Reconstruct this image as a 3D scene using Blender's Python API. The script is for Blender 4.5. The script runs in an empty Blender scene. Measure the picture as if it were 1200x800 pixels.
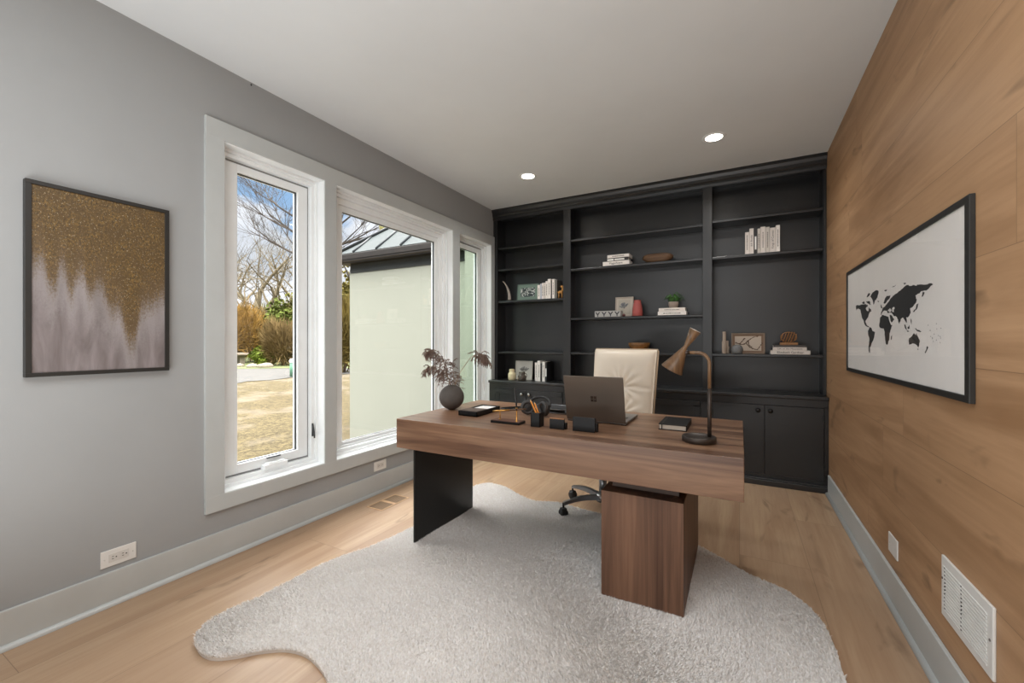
import bpy, bmesh, math, random
import numpy as np
from mathutils import Vector, Matrix
C = bpy.context.scene.collection
S = bpy.context.scene
rnd = random.Random(7)
PI = math.pi

# ------------------------------------------------------------------ camera
cam_d = bpy.data.cameras.new('camera'); cam = bpy.data.objects.new('camera', cam_d); C.objects.link(cam)
cam_d.sensor_width = 36.0; cam_d.lens = 493.0/1200*36; cam_d.clip_start = .05; cam_d.clip_end = 400
cam.location = (0, 0, 1.2067); cam.rotation_euler = (PI/2, 0, math.radians(28.416))
S.camera = cam
# ------------------------------------------------------------------ exposure
vs = S.view_settings; vs.view_transform = 'Standard'; vs.look = 'None'; vs.gamma = 1; vs.use_curve_mapping = False
vs.exposure = 0.35
# ------------------------------------------------------------------ sky
def lin(h):
    h = h.lstrip('#'); o = []
    for i in (0, 2, 4):
        c = int(h[i:i+2], 16)/255
        o.append(c/12.92 if c <= .04045 else ((c+.055)/1.055)**2.4)
    return (*o, 1)
class NT:
    def __init__(s, tree): s.t = tree; tree.nodes.clear()
    def n(s, typ, **kw):
        nd = s.t.nodes.new(typ)
        for k, v in kw.items(): setattr(nd, k, v)
        return nd
    def l(s, a, b): s.t.links.new(a, b)
    def put(s, sock, v):
        if isinstance(v, bpy.types.NodeSocket): s.l(v, sock)
        else: sock.default_value = v
    def m(s, op, a, b=0.0, c=0.0):
        nd = s.n('ShaderNodeMath', operation=op)
        for i, v in enumerate((a, b, c)): s.put(nd.inputs[i], v)
        return nd.outputs[0]
    def mix(s, f, a, b, bt='MIX'):
        nd = s.n('ShaderNodeMix', data_type='RGBA', blend_type=bt)
        s.put(nd.inputs[0], f); s.put(nd.inputs[6], a); s.put(nd.inputs[7], b)
        return nd.outputs[2]
    def rng(s, v, a, b, c=0., d=1., smooth=False):
        nd = s.n('ShaderNodeMapRange'); nd.clamp = True
        if smooth: nd.interpolation_type = 'SMOOTHSTEP'
        for i, x in enumerate((v, a, b, c, d)): s.put(nd.inputs[i], x)
        return nd.outputs[0]
    def xyz(s, coord='Object'):
        tc = s.n('ShaderNodeTexCoord'); sp = s.n('ShaderNodeSeparateXYZ'); s.l(tc.outputs[coord], sp.inputs[0])
        return sp.outputs[0], sp.outputs[1], sp.outputs[2]
    def comb(s, x, y, z):
        nd = s.n('ShaderNodeCombineXYZ')
        for i, v in enumerate((x, y, z)): s.put(nd.inputs[i], v)
        return nd.outputs[0]
    def noise(s, vec, scale=5., detail=3., rough=.5, dist=0.):
        nd = s.n('ShaderNodeTexNoise'); s.l(vec, nd.inputs['Vector'])
        nd.inputs['Scale'].default_value = scale; nd.inputs['Detail'].default_value = detail
        nd.inputs['Roughness'].default_value = rough; nd.inputs['Distortion'].default_value = dist
        return nd.outputs[0]
    def white(s, vec):
        nd = s.n('ShaderNodeTexWhiteNoise', noise_dimensions='3D'); s.l(vec, nd.inputs['Vector']); return nd.outputs[0]

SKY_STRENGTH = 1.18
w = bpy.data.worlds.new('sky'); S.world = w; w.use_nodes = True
nt = NT(w.node_tree)
x, y, z = nt.xyz('Generated')
hz = nt.m('SQRT', nt.m('ADD', nt.m('MULTIPLY', x, x), nt.m('MULTIPLY', y, y)))
el = nt.m('DIVIDE', z, nt.m('MAXIMUM', hz, .05))
cv = nt.comb(nt.m('DIVIDE', x, nt.m('ADD', hz, .001)), nt.m('DIVIDE', y, nt.m('ADD', hz, .001)), nt.m('MULTIPLY', el, 2.6))
cl = nt.noise(cv, 3.2, 6, .55, .4)
cover = nt.rng(nt.m('ADD', cl, nt.rng(el, .20, .33, .24, -.05)), .50, .60, 0, 1, True)
blue = nt.mix(nt.rng(el, .05, .7), (.30, .46, .64, 1), (.10, .24, .50, 1))
cloud = nt.mix(nt.rng(cl, .4, .75), (.50, .54, .60, 1), (.95, .96, 1, 1))
sky = nt.mix(cover, blue, cloud)
sky = nt.mix(nt.rng(z, .34, .55), sky, (.95, .94, .92, 1))
sky = nt.mix(nt.rng(z, -.02, .0), (.25, .23, .2, 1), sky)
# overcast-like dome: brighter overhead than near the horizon
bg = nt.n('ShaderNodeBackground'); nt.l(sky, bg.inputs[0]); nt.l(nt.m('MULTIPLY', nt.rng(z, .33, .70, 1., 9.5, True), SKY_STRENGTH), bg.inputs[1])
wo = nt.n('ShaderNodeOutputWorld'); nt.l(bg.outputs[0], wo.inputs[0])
# ------------------------------------------------------------------ sun and added fill lamps
sd = bpy.data.lights.new('sun', 'SUN'); sd.energy = .7; sd.angle = math.radians(6); sd.color = (1, .95, .87)
sun = bpy.data.objects.new('sun', sd); C.objects.link(sun)
sun.rotation_euler = Vector((-.30, .62, -.75)).to_track_quat('-Z', 'Y').to_euler()
def area(name, loc, target, sx, sy, e, col):
    d = bpy.data.lights.new(name, 'AREA'); d.shape = 'RECTANGLE'; d.size = sx; d.size_y = sy; d.energy = e; d.color = col
    o = bpy.data.objects.new(name, d); C.objects.link(o); o.location = loc
    o.rotation_euler = (Vector(target)-Vector(loc)).to_track_quat('-Z', 'Y').to_euler()
    return o
area('overhead_fill', (-.5, .0, 2.71), (-.5, .001, 0), 2.0, 1.6, 40, (.97, .985, 1))  # added lamp out of view above the camera, lights desk and rug from above
area('upward_fill', (-.95, -.6, .5), (-.95, .1, 2.7), 2.4, 1.0, 50, (.96, .985, 1))  # unseen lamp behind the camera, added to brighten the ceiling

# ------------------------------------------------------------------ helpers: geometry
class MB:
    """collects shapes (world coordinates), build() links them as one mesh object"""
    def __init__(s): s.v = []; s.f = []; s.sm = []
    def add(s, vs, fs, smooth=False, M=None):
        o = len(s.v)
        for p in vs: s.v.append(tuple(M @ Vector(p)) if M is not None else tuple(p))
        for f in fs: s.f.append(tuple(i+o for i in f)); s.sm.append(smooth)
        return s
    def bm(s, b, smooth=False, M=None):
        b.verts.index_update()
        s.add([v.co[:] for v in b.verts], [[v.index for v in f.verts] for f in b.faces], smooth, M); b.free(); return s
    def box(s, x0, x1, y0, y1, z0, z1, bev=0., M=None, seg=2):
        b = bmesh.new(); bmesh.ops.create_cube(b, size=1)
        for v in b.verts: v.co = Vector(((x0+x1)/2+v.co.x*(x1-x0), (y0+y1)/2+v.co.y*(y1-y0), (z0+z1)/2+v.co.z*(z1-z0)))
        if bev > 0: bmesh.ops.bevel(b, geom=b.edges[:], offset=bev, segments=seg, affect='EDGES', profile=.5)
        return s.bm(b, False, M)
    def tube(s, pts, rad, n=8, cap=True, M=None, smooth=True):
        P = [Vector(p) for p in pts]; k = len(P)
        R = rad if hasattr(rad, '__len__') else [rad]*k
        vs = []; up = None
        for i in range(k):
            t = (P[min(i+1, k-1)]-P[max(i-1, 0)]); t = t.normalized() if t.length > 1e-9 else Vector((0, 0, 1))
            if up is None: up = t.orthogonal().normalized()
            a = (up-t*up.dot(t)); a = a.normalized() if a.length > 1e-6 else t.orthogonal().normalized(); up = a; b = t.cross(a)
            for j in range(n):
                th = 2*PI*j/n; vs.append(P[i]+(a*math.cos(th)+b*math.sin(th))*R[i])
        fs = [(i*n+j, i*n+(j+1) % n, (i+1)*n+(j+1) % n, (i+1)*n+j) for i in range(k-1) for j in range(n)]
        if cap: fs += [tuple(range(n-1, -1, -1)), tuple((k-1)*n+j for j in range(n))]
        return s.add(vs, fs, smooth, M)
    def lathe(s, prof, n=32, M=None, smooth=True):
        vs = []; fs = []; k = len(prof)
        for r, z in prof:
            for j in range(n): vs.append((max(r, 1e-5)*math.cos(2*PI*j/n), max(r, 1e-5)*math.sin(2*PI*j/n), z))
        for i in range(k-1):
            for j in range(n): fs.append((i*n+j, i*n+(j+1) % n, (i+1)*n+(j+1) % n, (i+1)*n+j))
        return s.add(vs, fs, smooth, M)
    def prism(s, poly, d, M=None):
        """poly in xy extruded 0..d along z, then M"""
        b = bmesh.new(); vv = [b.verts.new((p[0], p[1], 0)) for p in poly]; f = b.faces.new(vv)
        if d:
            r = bmesh.ops.extrude_face_region(b, geom=[f])
            for g in r['geom']:
                if isinstance(g, bmesh.types.BMVert): g.co.z += d
        bmesh.ops.recalc_face_normals(b, faces=b.faces[:])
        bmesh.ops.triangulate(b, faces=[q for q in b.faces if len(q.verts) > 4])
        return s.bm(b, False, M)
    def build(s, name, mat, parent=None, sub=0):
        me = bpy.data.meshes.new(name)
        off = Vector((0, 0, 0)); p = parent
        while p is not None: off += p.location; p = p.parent
        rz = 0
        p = parent; rot = None
        me.from_pydata([tuple(Vector(q)-off) for q in s.v] if off.length else s.v, [], s.f)
        me.polygons.foreach_set('use_smooth', s.sm); me.update()
        o = bpy.data.objects.new(name, me); C.objects.link(o)
        if parent is not None: o.parent = parent
        for m in (mat if isinstance(mat, (list, tuple)) else [mat]): me.materials.append(m)
        if sub:
            md = o.modifiers.new('sub', 'SUBSURF'); md.levels = sub; md.render_levels = sub
        return o
def tag(o, label=None, cat=None, group=None, kind=None):
    if label: o['label'] = label
    if cat: o['category'] = cat
    if group: o['group'] = group
    if kind: o['kind'] = kind
    return o
def thing(name, loc, label, cat, group=None):
    o = bpy.data.objects.new(name, None); C.objects.link(o); o.location = loc; o.empty_display_size = .05
    return tag(o, label, cat, group)
def struct(name, mb, mat, parent=None):
    o = mb.build(name, mat, parent)
    if parent is None: o['kind'] = 'structure'
    return o
def catmull(P, k=6, closed=False):
    P = [Vector(p) for p in P]; n = len(P); out = []
    R = range(n) if closed else range(n-1)
    for i in R:
        p0, p1, p2, p3 = (P[(i-1) % n], P[i], P[(i+1) % n], P[(i+2) % n]) if closed else (P[max(i-1, 0)], P[i], P[i+1], P[min(i+2, n-1)])
        for j in range(k):
            t = j/k
            out.append(.5*((2*p1)+(p2-p0)*t+(2*p0-5*p1+4*p2-p3)*t*t+(3*p1-p0-3*p2+p3)*t**3))
    if not closed: out.append(P[-1])
    return out
def T(x, y, z): return Matrix.Translation((x, y, z))
def Rx(a): return Matrix.Rotation(a, 4, 'X')
def Ry(a): return Matrix.Rotation(a, 4, 'Y')
def Rz(a): return Matrix.Rotation(a, 4, 'Z')
def text_mesh(name, s, size, M, mat, parent, ext=.0004, align='CENTER'):
    cu = bpy.data.curves.new(name, 'FONT'); cu.body = s; cu.size = size; cu.align_x = align; cu.align_y = 'CENTER'; cu.extrude = ext
    to = bpy.data.objects.new(name+'_tmp', cu); C.objects.link(to)
    bpy.context.view_layer.update()
    me = bpy.data.meshes.new_from_object(to.evaluated_get(bpy.context.evaluated_depsgraph_get()))
    bpy.data.objects.remove(to)
    mb = MB(); mb.add([v.co[:] for v in me.vertices], [list(p.vertices) for p in me.polygons], False, M)
    bpy.data.meshes.remove(me)
    return mb.build(name, mat, parent)

# ------------------------------------------------------------------ helpers: materials
def mat(name, col, rough=.5, metal=0., spec=.5, var=0., vscale=6., bump=0., bscale=60., trans=0., coat=0., sheen=0., emit=None, es=0.):
    m = bpy.data.materials.new(name); m.use_nodes = True; t = NT(m.node_tree)
    p = t.n('ShaderNodeBsdfPrincipled'); o = t.n('ShaderNodeOutputMaterial'); t.l(p.outputs[0], o.inputs[0])
    col = lin(col) if isinstance(col, str) else col
    p.inputs['Base Color'].default_value = col
    p.inputs['Roughness'].default_value = rough; p.inputs['Metallic'].default_value = metal
    p.inputs['Specular IOR Level'].default_value = spec
    p.inputs['Transmission Weight'].default_value = trans; p.inputs['Coat Weight'].default_value = coat
    if sheen: p.inputs['Sheen Weight'].default_value = sheen
    if emit: p.inputs['Emission Color'].default_value = lin(emit); p.inputs['Emission Strength'].default_value = es
    tc = t.n('ShaderNodeTexCoord')
    n = t.noise(tc.outputs['Object'], vscale, 4, .6)
    v = max(var, .03)
    dark = tuple(c*(1-v) for c in col[:3])+(1,); lite = tuple(min(1, c*(1+v)) for c in col[:3])+(1,)
    t.l(t.mix(t.rng(n, .3, .7), dark, lite), p.inputs['Base Color'])
    if bump:
        b = t.n('ShaderNodeBump'); b.inputs['Strength'].default_value = bump; b.inputs['Distance'].default_value = .002
        t.l(t.noise(tc.outputs['Object'], bscale, 3), b.inputs['Height']); t.l(b.outputs[0], p.inputs['Normal'])
    return m
def wood(name, along, c_dark, c_mid, c_lite, rough=.5, across=None, width=0., length=1.9, phase=0., seam=.0016, streak=9., spec=.4, var=1., knots=True, coat=0., con=.12):
    """grain runs along axis `along`; with width > 0 the board is split in planks across axis `across`"""
    m = bpy.data.materials.new(name); m.use_nodes = True; t = NT(m.node_tree)
    p = t.n('ShaderNodeBsdfPrincipled'); o = t.n('ShaderNodeOutputMaterial'); t.l(p.outputs[0], o.inputs[0])
    ax = dict(zip('xyz', t.xyz('Object')))
    others = [k for k in 'xyz' if k != along]
    L = ax[along]
    if width:
        A = ax[across]; u = t.m('DIVIDE', t.m('SUBTRACT', A, phase), width); idx = t.m('FLOOR', u); fr = t.m('FRACT', u)
        r1 = t.white(t.comb(idx, 3.7, 1.3))
        Ls = t.m('ADD', L, t.m('MULTIPLY', r1, 37.)); ul = t.m('DIVIDE', Ls, length); il = t.m('FLOOR', ul); fl = t.m('FRACT', ul)
        r2 = t.white(t.comb(idx, il, 5.1))
        e1 = t.m('MULTIPLY', t.m('MINIMUM', fr, t.m('SUBTRACT', 1., fr)), width)
        e2 = t.m('MULTIPLY', t.m('MINIMUM', fl, t.m('SUBTRACT', 1., fl)), length)
        sm = t.rng(t.m('MINIMUM', e1, e2), seam*.4, seam, 1, 0)
        a, b = [ax[k] for k in others]
        base = t.comb(t.m('ADD', L, t.m('MULTIPLY', r2, 51.)), t.m('ADD', a, t.m('MULTIPLY', r2, 7.)), b)
    else:
        a, b = [ax[k] for k in others]; base = t.comb(L, a, b); r2 = None; sm = None
    def stretch(sl, sa):
        mp = t.n('ShaderNodeMapping'); t.l(base, mp.inputs[0]); mp.inputs['Scale'].default_value = (sl, sa, sa); return mp.outputs[0]
    n1 = t.noise(stretch(.55, streak), 1., 5, .6, .9)
    n2 = t.noise(stretch(3., streak*9), 1., 3, .6, .2)
    n3 = t.noise(stretch(1.1, 2.2), 1., 2, .5)
    c = t.mix(t.rng(n1, .5-con, .5+con), c_dark, c_lite)
    c = t.mix(t.rng(n3, .40, .75), c, c_mid)
    c = t.mix(t.m('MULTIPLY', t.rng(n2, .45, .75), .35), c, c_dark)
    if knots:
        kn = t.noise(stretch(1.6, 5.), 1., 3, .5, 1.5)
        c = t.mix(t.m('MULTIPLY', t.rng(kn, .62, .72), .55), c, tuple(q*.35 for q in c_dark[:3])+(1,))
    if r2 is not None:
        c = t.mix(t.m('MULTIPLY', t.rng(r2, 0, 1), .30*var), c, c_dark)
        c = t.mix(t.m('MULTIPLY', sm, .55), c, tuple(q*.3 for q in c_dark[:3])+(1,))
    t.l(c, p.inputs['Base Color']); p.inputs['Roughness'].default_value = rough; p.inputs['Specular IOR Level'].default_value = spec
    p.inputs['Coat Weight'].default_value = coat
    bp = t.n('ShaderNodeBump'); bp.inputs['Strength'].default_value = .12; bp.inputs['Distance'].default_value = .001
    t.l(n2, bp.inputs['Height']); t.l(bp.outputs[0], p.inputs['Normal'])
    return m
def glass_mat(name, tint=(1, 1, 1, 1), refl=1.):
    m = bpy.data.materials.new(name); m.use_nodes = True; t = NT(m.node_tree)
    o = t.n('ShaderNodeOutputMaterial'); tr = t.n('ShaderNodeBsdfTransparent'); tr.inputs[0].default_value = tint
    gl = t.n('ShaderNodeBsdfGlossy'); gl.inputs['Roughness'].default_value = .01
    ge = t.n('ShaderNodeNewGeometry'); fr = t.n('ShaderNodeFresnel'); t.l(t.m('ADD', 1.45, t.m('MULTIPLY', ge.outputs['Backfacing'], 1/1.45-1.45)), fr.inputs[0])
    mx = t.n('ShaderNodeMixShader'); t.l(t.m('MULTIPLY', fr.outputs[0], refl), mx.inputs[0]); t.l(tr.outputs[0], mx.inputs[1]); t.l(gl.outputs[0], mx.inputs[2]); t.l(mx.outputs[0], o.inputs[0])
    return m

M_wall = mat('wall_paint', '#9c9e9e', .75, var=.015, vscale=1.5, bump=.08, bscale=180)
M_ceil = mat('ceiling_paint', '#dbdedf', .85, var=.01, vscale=1.2, bump=.05, bscale=150)
M_trim = mat('trim_paint', '#b9bdbc', .38, var=.01)
M_vinyl = mat('white_vinyl', '#eff3f4', .3, var=.01)
M_gasket = mat('dark_gasket', '#34373a', .5)
M_glass = glass_mat('window_glass')
M_gap = mat('grey_gap', '#8f9091', .6)
M_floor = wood('oak_floor', 'y', lin('#94745a'), lin('#ae947a'), lin('#c1a88a'), .40, across='x', width=.33, length=2.2, phase=0., streak=7, var=.6, con=.24)
M_oakwall = wood('oak_wall', 'y', lin('#94704f'), lin('#b48f6b'), lin('#c09a76'), .5, across='z', width=.333, length=2.0, phase=.46, streak=6, var=.8, con=.17)
M_black = mat('charcoal_paint', '#161617', .34, spec=.7, var=.06, vscale=3., bump=.05, bscale=25)
M_walnut_x = wood('walnut_top', 'x', lin('#553b2c'), lin('#7a5943'), lin('#98775d'), .34, streak=8, knots=False)
M_walnut_z = wood('walnut_upright', 'z', lin('#472f22'), lin('#684a37'), lin('#7b5a45'), .5, streak=9, knots=False)
M_blackmetal = mat('black_metal', '#242321', .42, metal=.3, spec=.4)
M_plastic = mat('black_plastic', '#141414', .45)
M_leather_blk = mat('black_leather', '#0e0d0d', .5, spec=.3, bump=.2, bscale=300)
M_paper = mat('white_paper', '#f2f0ec', .7)
M_brass = mat('brass', '#b98a4a', .3, metal=1.)
M_bronzewood = wood('brown_bronze', 'z', lin('#4d3825'), lin('#684d34'), lin('#7d6044'), .38, streak=40, knots=False)
M_darkbronze = mat('dark_bronze', '#3a312b', .4, metal=.4, var=.1)
M_cream = mat('cream_leather', '#e6d9c6', .45, var=.03, bump=.1, bscale=220)
M_chrome = mat('brushed_aluminium', '#8e8f90', .32, metal=.9)
M_laptop = mat('laptop_shell', '#655b52', .38, metal=.75, spec=.5)
M_silver = mat('silver_shell', '#8b8b8c', .35, metal=.7)
M_vase = mat('charcoal_ceramic', '#4b4540', .75, var=.12, vscale=20, bump=.2, bscale=90)
M_pampas = mat('dried_grass', '#6e5a4f', .9, var=.35, vscale=40)
M_frameblk = mat('black_frame', '#262523', .45)
M_ink = mat('black_ink', '#1b1a19', .7)
M_inklite = mat('grey_ink', '#6c6661', .7)
M_plate = mat('white_plate', '#dcdbd7', .4)
M_slot = mat('dark_slot', '#2c2b2a', .7)
M_socket = mat('socket_face', '#cfcdc8', .4)

# ------------------------------------------------------------------ room shell
XL, XR, YB, YF, H = -2.544, .6254, 4.48, -1.25, 2.74
struct('floor', MB().box(XL-.05, XR+.05, YF-.05, YB, -.12, 0), M_floor)
struct('ceiling', MB().box(XL-.2, XR+.15, YF-.2, YB+.12, H, H+.12), M_ceil)
struct('wall_right', MB().box(XR, XR+.12, YF-.2, YB+.12, -.12, H), M_oakwall)
struct('wall_back', MB().box(XL-.2, XR, YB, YB+.12, -.12, H), M_wall)
struct('wall_front', MB().box(XL-.2, XR, YF-.12, YF, -.12, H), M_wall)
WIN = [(1.300, 1.945), (2.041, 3.426), (3.542, 4.167)]; WZ0, WZ1 = .362, 2.322
wl = MB(); X0, X1 = XL-.2, XL
wl.box(X0, X1, YF-.2, WIN[0][0]-.02, -.12, H); wl.box(X0, X1, WIN[2][1]+.02, YB, -.12, H)
wl.box(X0, X1, WIN[0][0]-.02, WIN[2][1]+.02, -.12, WZ0-.02); wl.box(X0, X1, WIN[0][0]-.02, WIN[2][1]+.02, WZ1+.02, H)
wl.box(X0, X1, WIN[0][1]+.02, WIN[1][0]-.02, WZ0-.02, WZ1+.02); wl.box(X0, X1, WIN[1][1]+.02, WIN[2][0]-.02, WZ0-.02, WZ1+.02)
struct('wall_left', wl, M_wall)
# casing around and between the windows
cs = MB(); cx0, cx1 = XL, XL+.021; CY0, CY1, CZ0, CZ1 = 1.205, 4.237, .272, 2.428
cs.box(cx0, cx1, CY0, CY1, WZ1, CZ1, .003); cs.box(cx0, cx1, CY0, CY1, CZ0, WZ0, .003)
for a, b in ((CY0, WIN[0][0]), (WIN[0][1], WIN[1][0]), (WIN[1][1], WIN[2][0]), (WIN[2][1], CY1)): cs.box(cx0, cx1-.0005, a, b, WZ0-.004, WZ1+.004, .001)
struct('trim_1', cs, M_trim)
def ring(mb, x0, x1, y0, y1, z0, z1, ps, pt, pb, o=0., bev=.002):
    """rectangular frame: outer edge at opening inset o, inner edge at ps/pt/pb"""
    ob = min(o, pb-.022)
    mb.box(x0, x1, y0+o, y0+ps, z0+ob, z1-o, bev); mb.box(x0, x1, y1-ps, y1-o, z0+ob, z1-o, bev)
    mb.box(x0, x1, y0+ps-.002, y1-ps+.002, z1-pt, z1-o, bev); mb.box(x0, x1, y0+ps-.002, y1-ps+.002, z0+ob, z0+pb, bev)
    return mb
for i, (a, b) in enumerate(WIN):
    wn = bpy.data.objects.new('window_%d' % (i+1), None); C.objects.link(wn); wn.location = (XL, (a+b)/2, WZ0); wn['kind'] = 'structure'
    fx = i == 1
    fr = MB(); ring(fr, X0, XL+.014, a-.02, b+.02, WZ0-.02, WZ1+.02, .024, .024, .024)
    ring(fr, X0+.02, -2.592, a, b, WZ0, WZ1, .022, .022, .022); ring(fr, X0+.02, -2.606, a, b, WZ0, WZ1, .047, .045, .045, .02)
    fr.build('window_frame', M_vinyl, wn)
    s = MB()
    if fx:
        ring(s, -2.69, -2.628, a, b, WZ0, WZ1, .098, .09, .062, .04, .003); ring(s, -2.685, -2.642, a, b, WZ0, WZ1, .145, .135, .085, .09, .003)
        gi = (.145, .135, .085)
    else:
        ring(s, -2.69, -2.634, a, b, WZ0, WZ1, .128, .105, .112, .056, .004)
        gi = (.128, .105, .112)
        g0 = MB(); ring(g0, -2.69, -2.640, a, b, WZ0, WZ1, .057, .057, .057, .044, 0); g0.build('sash_gap', M_gap, wn)
    s.build('sash', M_vinyl, wn)
    g = MB(); ring(g, -2.668, -2.650, a, b, WZ0, WZ1, gi[0]+.003, gi[1]+.004, gi[2]+.003, .06, 0); g.build('gasket', M_gasket, wn)
    MB().box(-2.662, -2.656, a+.07, b-.07, WZ0+.07, WZ1-.07).build('pane', M_glass if i < 2 else glass_mat('screened_glass', (.86, .92, .875, 1)), wn)
    if not fx:
        lv = MB(); hy = (a+b)/2+.02 if i == 0 else (a+b)/2
        lv.box(-2.64, -2.592, hy-.075, hy+.075, WZ0+.045, WZ0+.075, .003)
        lv.box(-2.632, -2.598, hy-.055, hy+.06, WZ0+.074, WZ0+.083, .003); lv.build('crank_handle', M_vinyl, wn)
        lc = MB().box(-2.634, -2.618, hy-.045, hy+.045, WZ0+.106, WZ0+.112); lc.build('latch_slot', M_gasket, wn)
        lk = MB().box(-2.612, -2.600, b-.043, b-.032, .55, .64, .003); lk.tube([(-2.600, b-.038, .63), (-2.588, b-.038, .58), (-2.584, b-.038, .54)], .005, 8); lk.build('lock_lever', M_gasket if i == 0 else M_vinyl, wn)
# baseboards with shoe moulding
def base(mb, x, sx, y0, y1, h):
    mb.box(min(x, x+sx*.015), max(x, x+sx*.015), y0, y1, 0, h, .003)
    mb.tube([(x+sx*.015, y0, 0.002), (x+sx*.015, y1, .002)], .018, 12); return mb
struct('baseboard_left', base(MB(), XL, 1, YF, 4.12, .152), M_trim)
struct('baseboard_right', base(MB(), XR, -1, YF, 4.10, .155), M_trim)

# ------------------------------------------------------------------ outside
G = -.62
M_ground = bpy.data.materials.new('gravel_ground'); M_ground.use_nodes = True
t = NT(M_ground.node_tree); p = t.n('ShaderNodeBsdfPrincipled'); o = t.n('ShaderNodeOutputMaterial'); t.l(p.outputs[0], o.inputs[0])
tc = t.n('ShaderNodeTexCoord'); ob = tc.outputs['Object']
c = t.mix(t.rng(t.noise(ob, 9., 8, .85), .42, .58), lin('#3a3427'), lin('#61573f'))
c = t.mix(t.m('MULTIPLY', t.rng(t.noise(ob, 24., 8, .85), .54, .64), .7), c, lin('#2c2216'))
c = t.mix(t.m('MULTIPLY', t.rng(t.noise(ob, .6, 4, .6), .5, .62), .6), c, lin('#6b6357'))
t.l(c, p.inputs['Base Color']); p.inputs['Roughness'].default_value = .95; p.inputs['Specular IOR Level'].default_value = .1
gb = MB().add([(-90, -40, G), (XL-.2, -40, G), (XL-.2, 60, G), (-90, 60, G)], [(0, 1, 2, 3)])
struct('ground', gb, M_ground)
M_drive = mat('driveway', '#45433f', .9, var=.12, vscale=1.2)
def gpt(u, v, zz=G):   # a point on the ground far outside, from its bearing
    f = 493.; Xc = (u-600)/f; Zc = -(v-399.5)/f; a = math.radians(28.416)
    r = Vector((math.cos(a)*Xc-math.sin(a), math.sin(a)*Xc+math.cos(a), Zc)); k = (zz-1.2067)/r.z; return Vector((0, 0, 1.2067))+r*k
def flat(name, poly, z0, m, label=None, cat=None, kind='structure'):
    o = MB().add([(q.x, q.y, z0) for q in poly], [tuple(range(len(poly)))]).build(name, m); o['kind'] = kind; return o
flat('driveway', [gpt(u, v) for u, v in ((180, 466), (262, 452), (290, 446.5), (318, 445), (345, 441.5), (420, 437), (420, 431), (345, 431.2), (262, 432), (180, 433))], G+.02, M_drive)
M_lawn = mat('lawn', '#555c34', .95, var=.3, vscale=1.5)
flat('lawn_verge', [gpt(u, v) for u, v in ((150, 434), (262, 432), (345, 431.2), (470, 431), (470, 414), (150, 414))], G+.035, M_lawn)

# garage wing seen through the windows
M_stucco = mat('cream_stucco', '#85877c', .85, var=.03, vscale=.8, bump=.15, bscale=60)
M_seamroof = mat('grey_metal_roof', '#464b4b', .75, spec=.2, var=.05, vscale=.7)
M_rib = mat('roof_rib', '#25292b', .4, metal=.3)
M_gutter = mat('bronze_gutter', '#221c16', .5, metal=.2, var=.25, vscale=5)
M_frieze = mat('weathered_frieze', '#1d201c', .6, var=.35, vscale=4)
gar = thing('garage_wing', (-5.0, 6.2, G), 'cream stucco outbuilding with grey standing seam metal roof, seen through the middle window', 'building')
MB().box(-6.087, -3.57, 5.2, 9.2, G, 2.43).build('wall', M_stucco, gar)
MB().box(-6.06, -3.57, 5.19, 9.2, 2.41, 2.58).build('frieze', M_frieze, gar)
ex0, ey0, ez = -6.25, 5.04, 2.73
gu = MB(); gu.box(ex0, -3.57, ey0, ey0+.11, 2.575, 2.73, .02); gu.box(ex0, ex0+.11, ey0, 9.3, 2.575, 2.73, .02); gu.box(ex0+.02, -3.57, ey0+.02, 9.2, 2.565, 2.60)
gu.box(ex0-.01, -3.57, ey0-.012, ey0+.02, 2.625, 2.64)
gu.build('gutter', M_gutter, gar)
sl = .84; L = 2.0
rf = MB(); rf.add([(ex0, ey0, ez), (-3.57, ey0, ez), (-3.57, ey0+L, ez+sl*L), (ex0+L, ey0+L, ez+sl*L), (ex0, 9.3, ez), (ex0+L, 9.3, ez+sl*L), (-3.57, 9.3, ez+sl*L)], [(0, 1, 2, 3), (4, 0, 3, 5), (3, 2, 6, 5)])
rf.build('roof', M_seamroof, gar)
rb = MB()
for k in range(5):
    x0 = -5.82+.538*k; t0 = 0; t1 = min(L, x0-ex0) if x0-ex0 < L else L
    rb.tube([(x0, ey0, ez+.012), (x0, ey0+t1, ez+.012+sl*t1)], .02, 6)
rb.tube([(ex0, ey0, ez+.015), (ex0+L, ey0+L, ez+.015+sl*L)], .035, 6)
rb.build('roof_seam', M_rib, gar)
pier = MB().box(-3.56, XL-.2, 5.12, 5.5, G, 3.4)
tag(pier.build('stucco_pier', M_stucco), 'narrow pale stucco wall end seen through the right window beside the bookcase', 'wall')

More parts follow.
